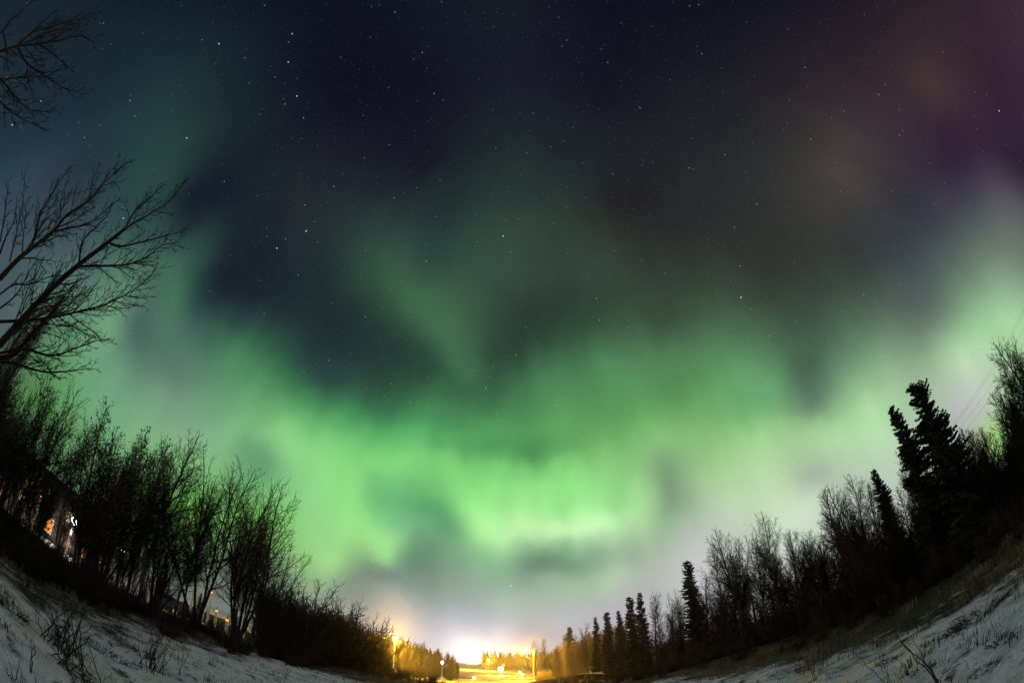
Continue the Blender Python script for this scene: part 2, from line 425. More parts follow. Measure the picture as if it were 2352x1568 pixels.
class MB:
    """collects geometry for ONE mesh object"""
    def __init__(self): self.v, self.f, self.n = [], [], 0

    def add(self, verts, faces):
        verts = np.asarray(verts, float).reshape(-1, 3)
        faces = np.asarray(faces, int)
        self.v.append(verts); self.f.append(faces + self.n); self.n += len(verts)

    def box(self, c, s, rz=0.0):
        c = np.asarray(c, float); hx, hy, hz = np.asarray(s, float) / 2
        v = np.array([(x, y, z) for z in (-hz, hz) for x, y in ((-hx, -hy), (hx, -hy), (hx, hy), (-hx, hy))])
        co, si = math.cos(rz), math.sin(rz)
        v = np.stack([v[:, 0] * co - v[:, 1] * si, v[:, 0] * si + v[:, 1] * co, v[:, 2]], 1) + c
        self.add(v, [(3, 2, 1, 0), (4, 5, 6, 7), (0, 1, 5, 4), (1, 2, 6, 5), (2, 3, 7, 6), (3, 0, 4, 7)])

    def tubes(self, lines, sides):
        """lines: list of (points Nx3, radii N)"""
        by = {}
        for p, r in lines: by.setdefault(len(p), []).append((p, r))
        for n, ls in by.items():
            P = np.array([l[0] for l in ls], float); Rr = np.array([l[1] for l in ls], float)
            T = np.gradient(P, axis=1)
            T /= np.maximum(np.linalg.norm(T, axis=2, keepdims=True), 1e-9)
            ref = np.where(np.abs(T[:, :1, 2:3]) > 0.85, np.array([1.0, 0.13, 0]), np.array([0.1, 0, 1.0]))
            U = np.cross(T, np.broadcast_to(ref, T.shape)); U /= np.maximum(np.linalg.norm(U, axis=2, keepdims=True), 1e-9)
            W = np.cross(T, U)
            a = np.arange(sides) * 2 * math.pi / sides
            V = P[:, :, None] + Rr[:, :, None, None] * (np.cos(a)[:, None] * U[:, :, None] + np.sin(a)[:, None] * W[:, :, None])
            m = len(ls)
            idx = np.arange(m * n * sides).reshape(m, n, sides)
            nx = np.roll(idx, -1, axis=2)
            f = np.stack([idx[:, :-1], nx[:, :-1], nx[:, 1:], idx[:, 1:]], -1).reshape(-1, 4)
            self.add(V.reshape(-1, 3), f)

    def mesh(self, name, material, smooth=False):
        me = bpy.data.meshes.new(name)
        v = np.concatenate(self.v)
        me.vertices.add(len(v)); me.vertices.foreach_set("co", v.ravel().astype(np.float32))
        loops = np.concatenate([f.ravel() for f in self.f]); sizes = np.concatenate([np.full(len(f), f.shape[1]) for f in self.f])
        me.loops.add(len(loops)); me.loops.foreach_set("vertex_index", loops.astype(np.int32))
        me.polygons.add(len(sizes))
        me.polygons.foreach_set("loop_start", np.concatenate([[0], np.cumsum(sizes)[:-1]]).astype(np.int32))
        me.update(calc_edges=True)
        if smooth: me.polygons.foreach_set("use_smooth", np.ones(len(sizes), bool))
        me.materials.append(material)
        me.validate()
        return me


def link(name, data, parent=None, loc=(0, 0, 0)):
    o = bpy.data.objects.new(name, data); COL.objects.link(o); o.location = loc
    if parent is not None: o.parent = parent
    return o


def tag(o, label, cat, group=None):
    o["label"] = label; o["category"] = cat
    if group: o["group"] = group
    return o


def kind(o, k): o["kind"] = k; return o


# ------------------------------------------------------------------ ground
def build_ground():
    radii = np.concatenate([[0.05], np.geomspace(0.6, 60, 230), np.geomspace(63, 3000, 60)])
    na = 620
    # finer ahead of the camera than behind it
    t = np.linspace(-1, 1, na, endpoint=False)
    ang = np.sign(t) * (np.abs(t) ** 1.25) * math.pi
    A, Q = np.meshgrid(ang, radii)
    x, y = np.sin(A) * Q, np.cos(A) * Q
    z = terr(x, y)
    v = np.stack([x, y, z], -1).reshape(-1, 3)
    nr = len(radii)
    idx = np.arange(nr * na).reshape(nr, na)
    nx = np.roll(idx, -1, 1)
    f = np.stack([idx[:-1], idx[1:], nx[1:], nx[:-1]], -1).reshape(-1, 4)
    mb = MB(); mb.add(v, f)
    m = bpy.data.materials.new("snow and dead grass"); m.use_nodes = True
    nt = m.node_tree; N, L = nt.nodes, nt.links
    b = N["Principled BSDF"]; b.inputs["Roughness"].default_value = 0.8; b.inputs["Specular IOR Level"].default_value = 0.25
    geo = N.new("ShaderNodeNewGeometry"); sep = N.new("ShaderNodeSeparateXYZ"); L.new(geo.outputs["Position"], sep.inputs[0])
    def mt(op, a, b_=None, c=None):
        n = N.new("ShaderNodeMath"); n.operation = op
        for i, vv in enumerate((a, b_, c)):
            if vv is None: continue
            if isinstance(vv, (int, float)): n.inputs[i].default_value = vv
            else: L.new(vv, n.inputs[i])
        return n.outputs[0]
    def noise(scale, detail=4, rough=0.6, stretch=None):
        n = N.new("ShaderNodeTexNoise"); n.inputs["Scale"].default_value = scale; n.inputs["Detail"].default_value = detail; n.inputs["Roughness"].default_value = rough
        if stretch:
            mp = N.new("ShaderNodeMapping"); mp.inputs["Scale"].default_value = stretch; mp.inputs["Rotation"].default_value = (0, 0, 0.5)
            L.new(geo.outputs["Position"], mp.inputs[0]); L.new(mp.outputs[0], n.inputs["Vector"])
        else:
            L.new(geo.outputs["Position"], n.inputs["Vector"])
        return n.outputs["Fac"]
    X, Y = sep.outputs[0], sep.outputs[1]
    right = mt('SUBTRACT', X, 7.6)
    left = mt('SUBTRACT', mt('MULTIPLY', X, -1.0), mt('MULTIPLY_ADD', mt('MAXIMUM', Y, 0.0), 0.29, 6.4))
    ahead = mt('SUBTRACT', Y, 21.5)
    edge = mt('MAXIMUM', mt('MAXIMUM', right, left), ahead)
    n1 = mt('SUBTRACT', noise(0.55, 6), 0.5)
    e2 = mt('MULTIPLY_ADD', n1, 8.0, edge)
    bare_edge = mt('ADD', mt('MULTIPLY_ADD', e2, 0.42, 0.5), mt('MULTIPLY', mt('SUBTRACT', noise(2.6, 6, 0.65, (1, 0.55, 1)), 0.5), 3.2))
    be = N.new("ShaderNodeClamp"); L.new(bare_edge, be.inputs[0])
    holes = N.new("ShaderNodeMapRange"); holes.inputs[1].default_value = 0.575; holes.inputs[2].default_value = 0.63
    L.new(noise(1.5, 8, 0.68, (1, 1.25, 1)), holes.inputs[0])
    fine = N.new("ShaderNodeMapRange"); fine.inputs[1].default_value = 0.52; fine.inputs[2].default_value = 0.66
    L.new(noise(3.2, 8, 0.7), fine.inputs[0])
    hh = mt('MULTIPLY_ADD', fine.outputs[0], 0.5, mt('MULTIPLY', holes.outputs[0], 0.85))
    bare = mt('MINIMUM', mt('MAXIMUM', be.outputs[0], hh), 1.0)
    # beyond the clearing: frosted again where the yards and the road verges are
    yard = N.new("ShaderNodeClamp"); L.new(mt('MULTIPLY_ADD', mt('SUBTRACT', mt('MULTIPLY', X, -1.0), 24.0), 0.4, n1), yard.inputs[0])
    bare = mt('MULTIPLY', bare, mt('SUBTRACT', 1.0, mt('MULTIPLY', yard.outputs[0], 0.8)))
    verge = N.new("ShaderNodeClamp"); L.new(mt('MULTIPLY_ADD', mt('SUBTRACT', Y, 62.0), 0.06, n1), verge.inputs[0])
    farv = N.new("ShaderNodeClamp"); L.new(mt('MULTIPLY_ADD', mt('SUBTRACT', Y, 230.0), 0.008, n1), farv.inputs[0])
    bare = mt('MULTIPLY', bare, mt('SUBTRACT', 1.0, mt('MULTIPLY', verge.outputs[0], mt('MULTIPLY_ADD', farv.outputs[0], -0.22, 0.32))))
    snow = N.new("ShaderNodeValToRGB")
    snow.color_ramp.elements[0].position = 0.3; snow.color_ramp.elements[0].color = (0.70, 0.72, 0.74, 1)
    snow.color_ramp.elements[1].position = 0.7; snow.color_ramp.elements[1].color = (0.90, 0.91, 0.92, 1)
    L.new(noise(1.7, 6), snow.inputs[0])
    grass = N.new("ShaderNodeValToRGB")
    grass.color_ramp.elements[0].position = 0.3; grass.color_ramp.elements[0].color = (0.010, 0.011, 0.006, 1)
    grass.color_ramp.elements[1].position = 0.75; grass.color_ramp.elements[1].color = (0.075, 0.068, 0.034, 1)
    L.new(noise(2.4, 8, 0.7, (1, 0.6, 1)), grass.inputs[0])
    mix = N.new("ShaderNodeMix"); mix.data_type = 'RGBA'
    L.new(bare, mix.inputs[0]); L.new(snow.outputs[0], mix.inputs[6]); L.new(grass.outputs[0], mix.inputs[7])
    L.new(mix.outputs[2], b.inputs["Base Color"])
    bp = N.new("ShaderNodeBump"); bp.inputs["Strength"].default_value = 1.0; bp.inputs["Distance"].default_value = 0.25
    L.new(noise(4.0, 8, 0.65), bp.inputs["Height"]); L.new(bp.outputs[0], b.inputs["Normal"])
    kind(link("ground", mb.mesh("ground", m, smooth=True)), 'structure')


build_ground()


def azd(az, d):
    return d * math.sin(R(az)), d * math.cos(R(az))


def catmull(pts, per=8):
    P = np.array(pts, float); out = []
    Q = np.concatenate([[2 * P[0] - P[1]], P, [2 * P[-1] - P[-2]]])
    for i in range(1, len(Q) - 2):
        for t in np.arange(per) / per:
            a, b, c, d = Q[i - 1], Q[i], Q[i + 1], Q[i + 2]
            out.append(0.5 * (2 * b + (c - a) * t + (2 * a - 5 * b + 4 * c - d) * t * t + (3 * b - a - 3 * c + d) * t ** 3))
    out.append(P[-1]); return np.array(out)


def build_road():
    path = catmull([azd(22, 80), azd(9, 108), azd(1, 138), azd(-3.8, 165), azd(-3, 200), azd(2.6, 236), azd(0.5, 285), azd(-5.6, 380), azd(-6.0, 500), azd(-3.5, 640), azd(-5.2, 900), azd(-5.4, 2200)], 14)
    T = np.gradient(path, axis=0); T /= np.linalg.norm(T, axis=1, keepdims=True)
    Nn = np.stack([T[:, 1], -T[:, 0]], 1)
    cols = []
    for s in np.linspace(-5.5, 5.5, 7):
        q = path + Nn * s
        cols.append(np.column_stack([q, terr(q[:, 0], q[:, 1])]))
    V = np.stack(cols, 1)
    V[:, :, 2] = V[:, :, 2].max(axis=1, keepdims=True) + 0.06
    n = len(path); idx = np.arange(n * 7).reshape(n, 7)
    f = np.stack([idx[:-1, :-1], idx[:-1, 1:], idx[1:, 1:], idx[1:, :-1]], -1).reshape(-1, 4)
    mb = MB(); mb.add(V.reshape(-1, 3), f)
    kind(link("road", mb.mesh("road", M["road"], smooth=True)), 'structure')


build_road()

# ------------------------------------------------------------------ tree growing
def nrm(v):
    l = math.sqrt(v[0] * v[0] + v[1] * v[1] + v[2] * v[2]) or 1e-9
    return (v[0] / l, v[1] / l, v[2] / l)


def off(d, ang, az):
    """a direction at ANG from D, turned AZ about it"""
    ref = (0, 0, 1) if abs(d[2]) < 0.9 else (1, 0, 0)
    u = nrm((d[1] * ref[2] - d[2] * ref[1], d[2] * ref[0] - d[0] * ref[2], d[0] * ref[1] - d[1] * ref[0]))
    w = (d[1] * u[2] - d[2] * u[1], d[2] * u[0] - d[0] * u[2], d[0] * u[1] - d[1] * u[0])
    c, s = math.cos(ang), math.sin(ang); ca, sa = math.cos(az), math.sin(az)
    return tuple(c * d[i] + s * (ca * u[i] + sa * w[i]) for i in range(3))


def polyline(p, d, L, n, wander, trop, rng):
    pts = [tuple(p)]; st = L / n
    for _ in range(n):
        d = nrm((d[0] + rng.gauss(0, wander), d[1] + rng.gauss(0, wander), d[2] + rng.gauss(0, wander) + trop))
        p = (p[0] + d[0] * st, p[1] + d[1] * st, p[2] + d[2] * st); pts.append(p)
    return pts


def kids(pts, radii, lvl, cfg, out, rng, thin=0.0035):
    """children of one limb, down to the twigs; cfg per level: (per metre, angle, ratio or (min,max) length, n, wander, trop, start, profile)"""
    if lvl >= len(cfg): return
    per, ang, ln, n, wander, trop, start, prof = cfg[lvl]
    seg = [math.dist(pts[i], pts[i + 1]) for i in range(len(pts) - 1)]
    L = sum(seg)
    cnt = max(2, int(L * (1 - start) * per + rng.random()))
    a0 = rng.random() * 6.28
    for j in range(cnt):
        t = start + (1 - start) * (j + rng.random()) / cnt
        s = t * L; i = 0
        while i < len(seg) - 1 and s > seg[i]: s -= seg[i]; i += 1
        q = min(1, s / max(seg[i], 1e-6))
        A, B = pts[i], pts[i + 1]
        p = tuple(A[k] + (B[k] - A[k]) * q for k in range(3))
        d = nrm(tuple(B[k] - A[k] for k in range(3)))
        rad = radii[i] + (radii[i + 1] - radii[i]) * q
        cl = L * ln * prof(t) * rng.uniform(0.65, 1.25)
        a0 += 2.4 + rng.uniform(-0.7, 0.7)
        cdv = off(d, ang * rng.uniform(0.7, 1.3), a0)
        cp = polyline(p, cdv, cl, n, wander, trop, rng)
        r0 = max(thin, min(rad * 0.62, 0.011 * cl + 0.002)); r1 = max(thin * 0.7, r0 * 0.3)
        cr = [r0 + (r1 - r0) * k / n for k in range(n + 1)]
        out.append((lvl, cp, cr))
        kids(cp, cr, lvl + 1, cfg, out, rng, thin)


def stemset(stems, cfg, seed, leaves=0.0, leaf_size=0.06, sides=(7, 4, 3, 3), thin=0.008):
    """stems: list of (points, radii). Returns trunk MB, crown MB, leaf MB or None"""
    rng = random.Random(seed)
    out = []
    for p, r in stems: kids(p, r, 0, cfg, out, rng, thin)
    tr = MB(); tr.tubes(stems, sides[0])
    cr = MB()
    for lv in sorted({o[0] for o in out}):
        cr.tubes([(o[1], o[2]) for o in out if o[0] == lv], sides[min(lv + 1, 3)])
    lf = None
    if leaves > 0:
        lf = MB(); top = max(o[0] for o in out)
        V, Fc = [], []
        for lv, p, r in out:
            if lv != top: continue
            for q in p[1:]:
                if rng.random() > leaves: continue
                for _ in range(rng.choice((1, 1, 2, 3))):
                    c = np.array(q) + np.array([rng.gauss(0, .05), rng.gauss(0, .05), rng.gauss(-.02, .05)])
                    a = np.array(nrm((rng.gauss(0, 1), rng.gauss(0, 1), rng.gauss(-.3, 1)))); bb = np.array(nrm(np.cross(a, (rng.gauss(0, 1), rng.gauss(0, 1), rng.gauss(0, 1)))))
                    s = leaf_size * rng.uniform(.6, 1.4); k = len(V)
                    V += [c - a * s, c + bb * s * .55, c + a * s, c - bb * s * .55]; Fc.append((k, k + 1, k + 2, k + 3))
        lf.add(np.array(V), np.array(Fc))
    return tr, cr, lf


def stem(H, r0, n=8, wander=0.05, lean=(0, 0), seed=0, base=(0, 0, 0), trop=0.04):
    rng = random.Random(seed)
    p = polyline(base, nrm((lean[0], lean[1], 1)), H, n, wander, trop, rng)
    r = [r0 * (1 - 0.88 * (k / n)) + 0.004 for k in range(n + 1)]
    return p, r


oval = lambda t: 1.15 * math.sin(math.pi * min(1, 0.18 + 0.8 * t)) ** 0.8
fade = lambda t: 1.05 - 0.75 * t
even = lambda t: 1.0 - 0.3 * t

LIB = {}


def lib(name, tr, cr, lf=None, tm="bark", cm="twig"):
    ms = [("trunk", tr.mesh("trunk", M[tm], True)), ("crown", cr.mesh("crown", M[cm]))]
    if lf is not None: ms.append(("leaves", lf.mesh("leaves", M["leaf"])))
    LIB[name] = (ms, (tr, cr))


def make_library():
    # a 10 m birch with an oval crown of fine ascending branches; a slimmer one; fans of stems; thickets
    for i in range(3):
        cfg = [(5.2, 0.72, 0.24, 5, 0.10, 0.10, 0.22, oval), (6.2, 0.72, 0.42, 4, 0.14, 0.05, 0.12, fade), (18, 0.7, 0.42, 3, 0.16, 0.0, 0.05, even)]
        st = [stem(10, 0.13, 10, 0.045, (random.Random(i).gauss(0, .04), 0.02), seed=10 + i)]
        if i == 1: st.append(stem(7.6, 0.085, 8, 0.05, (0.22, 0.08), seed=33, base=(0.02, 0, 1.2), trop=0.02))
        lib(f"birch{i}", *stemset(st, cfg, 20 + i)[:2], tm="pale_bark")
    for i in range(2):
        cfg = [(6.5, 0.6, 0.13, 4, 0.12, 0.12, 0.3, lambda t: 1.15 - 0.55 * t), (9, 0.7, 0.46, 3, 0.15, 0.03, 0.1, fade), (19, 0.7, 0.44, 2, 0.15, 0, 0.05, even)]
        lib(f"aspen{i}", *stemset([stem(10, 0.11, 10, 0.05, (0.03, 0), seed=50 + i)], cfg, 60 + i)[:2], tm="pale_bark")
    for i in range(3):
        rng = random.Random(90 + i); st = []
        for k in range(6):
            a = k * 1.05 + rng.uniform(-.3, .3); le = rng.uniform(0.10, 0.42)
            st.append(stem(rng.uniform(7.6, 10), rng.uniform(.05, .08), 8, 0.05, (math.cos(a) * le, math.sin(a) * le), seed=100 + i * 9 + k, base=(math.cos(a) * .15, math.sin(a) * .15, 0), trop=0.015))
        cfg = [(4.0, 0.55, 0.19, 4, 0.10, 0.09, 0.15, oval), (7, 0.62, 0.45, 3, 0.13, 0.05, 0.1, fade), (13, 0.62, 0.44, 2, 0.15, 0.02, 0.05, even)]
        lib(f"fan{i}", *stemset(st, cfg, 70 + i, thin=0.007)[:2])
    for i in range(2):      # short trunk, wide round airy crown
        rng = random.Random(590 + i); st = []
        for k in range(4):
            a = k * 1.57 + rng.uniform(-.4, .4); le = rng.uniform(0.12, 0.3)
            st.append(stem(rng.uniform(7.2, 9.4), .07, 9, 0.07, (math.cos(a) * le, math.sin(a) * le), seed=600 + i * 9 + k, base=(math.cos(a) * .1, math.sin(a) * .1, 0), trop=0.02))
        cfg = [(3.6, 0.75, 0.28, 5, 0.10, 0.09, 0.2, oval), (5.5, 0.7, 0.42, 4, 0.14, 0.05, 0.1, fade), (12, 0.7, 0.40, 3, 0.16, 0.0, 0.05, even)]
        lib(f"round{i}", *stemset(st, cfg, 570 + i, thin=0.006)[:2])
    for i in range(2):      # the same with some withered leaves left
        rng = random.Random(190 + i); st = []
        for k in range(7):
            a = k * 0.9 + rng.uniform(-.3, .3); le = rng.uniform(0.10, 0.4)
            st.append(stem(rng.uniform(7.0, 9.6), rng.uniform(.05, .08), 8, 0.06, (math.cos(a) * le, math.sin(a) * le), seed=200 + i * 9 + k, base=(math.cos(a) * .15, math.sin(a) * .15, 0), trop=0.015))
        cfg = [(4.0, 0.62, 0.2, 4, 0.12, 0.07, 0.12, oval), (6, 0.7, 0.45, 3, 0.14, 0.02, 0.1, fade), (9, 0.7, 0.45, 2, 0.16, 0.0, 0.1, even)]
        lib(f"leafy{i}", *stemset(st, cfg, 170 + i, leaves=0.22, leaf_size=0.075, thin=0.006))
    for i in range(3):      # shrub, 4 m
        rng = random.Random(290 + i); st = []
        for k in range(16):
            a = rng.uniform(0, 6.28); le = rng.uniform(0.1, 0.6); ro = rng.uniform(0, .55)
            st.append(stem(rng.uniform(2.4, 4.2), rng.uniform(.015, .028), 6, 0.07, (math.cos(a) * le, math.sin(a) * le), seed=300 + i * 17 + k, base=(math.cos(a) * ro, math.sin(a) * ro, 0), trop=0.03))
        cfg = [(7.5, 0.6, 0.26, 3, 0.13, 0.08, 0.08, fade), (12, 0.65, 0.42, 2, 0.15, 0.04, 0.1, even)]
        lib(f"shrub{i}", *stemset(st, cfg, 270 + i, sides=(5, 3, 3, 3), thin=0.006)[:2])
    for i in range(2):      # scrub and trees with coarser twigs, for the woods far behind
        rng = random.Random(390 + i); st = []
        for k in range(18):
            a = rng.uniform(0, 6.28); le = rng.uniform(0.1, 0.8); ro = rng.uniform(0, .9)
            st.append(stem(rng.uniform(2.0, 4.2), .03, 4, 0.08, (math.cos(a) * le, math.sin(a) * le), seed=400 + i * 19 + k, base=(math.cos(a) * ro, math.sin(a) * ro, 0), trop=0.03))
        lib(f"scrub{i}", *stemset(st, [(6.5, 0.7, 0.26, 2, 0.13, 0.06, 0.05, fade), (8, 0.65, 0.5, 1, 0.15, 0.04, 0.1, even)], 370 + i, sides=(3, 3, 3, 3), thin=0.016)[:2])
        cfg = [(6.0, 0.68, 0.22, 3, 0.12, 0.10, 0.15, oval), (8, 0.72, 0.44, 2, 0.14, 0.05, 0.12, fade)]
        lib(f"bare{i}", *stemset([stem(10, 0.13, 8, 0.045, (0.03, 0.02), seed=410 + i)], cfg, 420 + i, sides=(5, 3, 3, 3), thin=0.018)[:2])


make_library()


def spruce_mesh(H, rmax, seed, top_lump=0.0, ragged=0.3):
    rng = np.random.RandomState(seed); pr = random.Random(seed)
    tr = MB(); tr.tubes([([(0.03 * math.sin(z), 0.02 * math.cos(1.3 * z), z) for z in np.linspace(0, H, 14)], [0.15 * (1 - z / H) * H / 10 + 0.012 for z in np.linspace(0, H, 14)])], 8)
    cr = MB(); V = []; Fc = []
    z = 0.35
    lump = [(pr.uniform(0, 6.28), pr.uniform(0.15, 0.95) * H, pr.uniform(-1, 1)) for _ in range(16)]
    while z < H * 0.985:
        t = z / H
        prof = rmax * ((1 - t) ** 0.78 * (0.72 + 0.45 * t)) + 0.10
        if top_lump: prof += top_lump * math.exp(-((t - 0.92) / 0.05) ** 2)
        for k in range(7 if t < 0.8 else 6):
            a = pr.uniform(0, 6.28)
            g = 1.0
            for la, lz, ls in lump:
                da = math.cos(a - la)
                if da > 0: g += ls * 0.36 * da * math.exp(-((z - lz) / (0.055 * H)) ** 2)
            L = max(0.08, prof * g * pr.uniform(1 - ragged, 1 + ragged * 0.75))
            ca, sa = math.cos(a), math.sin(a)
            steps = max(3, int(L / 0.085))
            droop = pr.uniform(0.25, 0.6) * (1 - 0.8 * t); lift = pr.uniform(0.1, 0.35)
            for s in range(steps):
                q = (s + 0.8) / steps
                x = L * q; dz = -droop * L * q + lift * L * q * q + (0.25 * L * q if t > 0.85 else 0)
                c = np.array([ca * x, sa * x, z + dz])
                wdt = 0.05 + 0.26 * min(L, 1.3) * (1 - q) * (0.35 + 0.65 * q ** 0.3)
                for side in (-1, 1, -1, 1, 0, 0):
                    ln = wdt * pr.uniform(0.8, 1.5) + 0.05
                    e = np.array([ca * 0.55 - sa * side, sa * 0.55 + ca * side, pr.uniform(-0.55, 0.12)]) if side else np.array([ca * 0.6 + pr.gauss(0, .3), sa * 0.6 + pr.gauss(0, .3), -0.7])
                    e = e / np.linalg.norm(e)
                    n = np.cross(e, rng.randn(3)); n /= np.linalg.norm(n)
                    w = 0.030 + 0.018 * pr.random(); i0 = len(V)
                    V += [c - n * w * .6, c + e * ln * .5 - n * w * 1.2, c + e * ln, c + e * ln * .5 + n * w * 1.2, c + n * w * .6]
                    Fc.append((i0, i0 + 1, i0 + 2, i0 + 3, i0 + 4))
        z += (0.115 + 0.04 * pr.random()) * (H / 9) ** 0.5
    # leader
    cr.add(np.array(V), np.array(Fc))
    return tr, cr


def make_spruces():
    for nm, H, r, seed, tl in (("spruce0", 9, 1.65, 1, 0.0), ("spruce1", 9, 1.25, 2, 0.0), ("spruce2", 12, 1.5, 3, 0.22), ("spruce3", 12, 1.3, 4, 0.0), ("spruce4", 9, 1.9, 5, 0.12)):
        tr, cr = spruce_mesh(H, r, seed, tl)
        lib(nm, tr, cr, cm="needle")
        LIB[nm + "_h"] = H


make_spruces()


def plant(variant, name, x, y, z, rz, sc, label, cat, group=None, wide=1.0):
    e = link(name, None, loc=(x, y, z - 0.05)); e.rotation_euler = (0, 0, rz); e.scale = (sc * wide, sc * wide, sc)
    tag(e, label, cat, group)
    for pn, me in LIB[variant][0]:
        link(pn, me, e)
    return e


HEIGHT = dict(scrub0=4.0, scrub1=4.0, round0=9.8, round1=9.8, birch0=10.3, birch1=10.3, birch2=10.3, aspen0=10.2, aspen1=10.2, fan0=9.8, fan1=9.8, fan2=9.8, leafy0=9.4, leafy1=9.4, shrub0=4.0, shrub1=4.0, shrub2=4.0,
              spruce0=9, spruce1=9, spruce2=12, spruce3=12, spruce4=9)
for _n in HEIGHT:
    HEIGHT[_n] = float(max(v[:, 2].max() for p_ in LIB[_n][1] for v in p_.v))
prng = random.Random(5)


def plant_at(variant, name, px, py, dist, label, cat, group=None, wide=1.0, rz=None):
    """stands a tree so far away in the direction of PX, tall enough to reach the angle of PY"""
    top = at(px, py, dist)
    z = tz(top[0], top[1])
    sc = (top[2] - z) / HEIGHT[variant]
    return plant(variant, name, top[0], top[1], z, prng.uniform(0, 6.28) if rz is None else rz, sc, label, cat, group, wide)


# ------------------------------------------------------------------ right edge of the clearing: spruces
SPR = "spruce trees along the right edge of the clearing"
for v, px, py, d, lab, w in (
 ("spruce4", 2090, 878, 18.5, "tallest dark spruce, with ragged lumpy spire, among bare birches at right", 1.1),
 ("spruce0", 2042, 930, 19.5, "slim pointed spruce leaning against the left flank of the tallest lumpy spruce", 0.86),
 ("spruce1", 2004, 1075, 24.5, "thin dark spruce spire rising between grey bare crowns and the two big spruces", 0.95),
 ("spruce2", 1577, 1284, 48, "solitary tall spruce with blunt clubbed top standing over mid-distance birches", 1.15),
 ("spruce3", 1468, 1356, 66, "needle-thin spruce, the sharper of the close pair in mid-distance", 1.0),
 ("spruce2", 1445, 1367, 71, "blunt-topped spruce, the left one of the close pair in mid-distance", 1.0),
 ("spruce3", 1420, 1399, 80, "short narrow spruce just left of the close pair of spruces", 1.0),
 ("spruce2", 1393, 1403, 88, "full dark spruce at the edge of the orange-lit birches", 1.1),
 ("spruce3", 1367, 1414, 99, "small spruce tip poking out of the orange-lit birch crowns", 1.0),
 ("spruce1", 1307, 1438, 138, "dark spruce nearest the yellow street lamps, above orange trunks", 1.3),
 ("spruce3", 1228, 1503, 210, "dark little spruce behind the arm of the tall street lamp", 1.0),
):
    plant_at(v, "spruce_tree", px, py, d, lab, "tree", SPR, w)

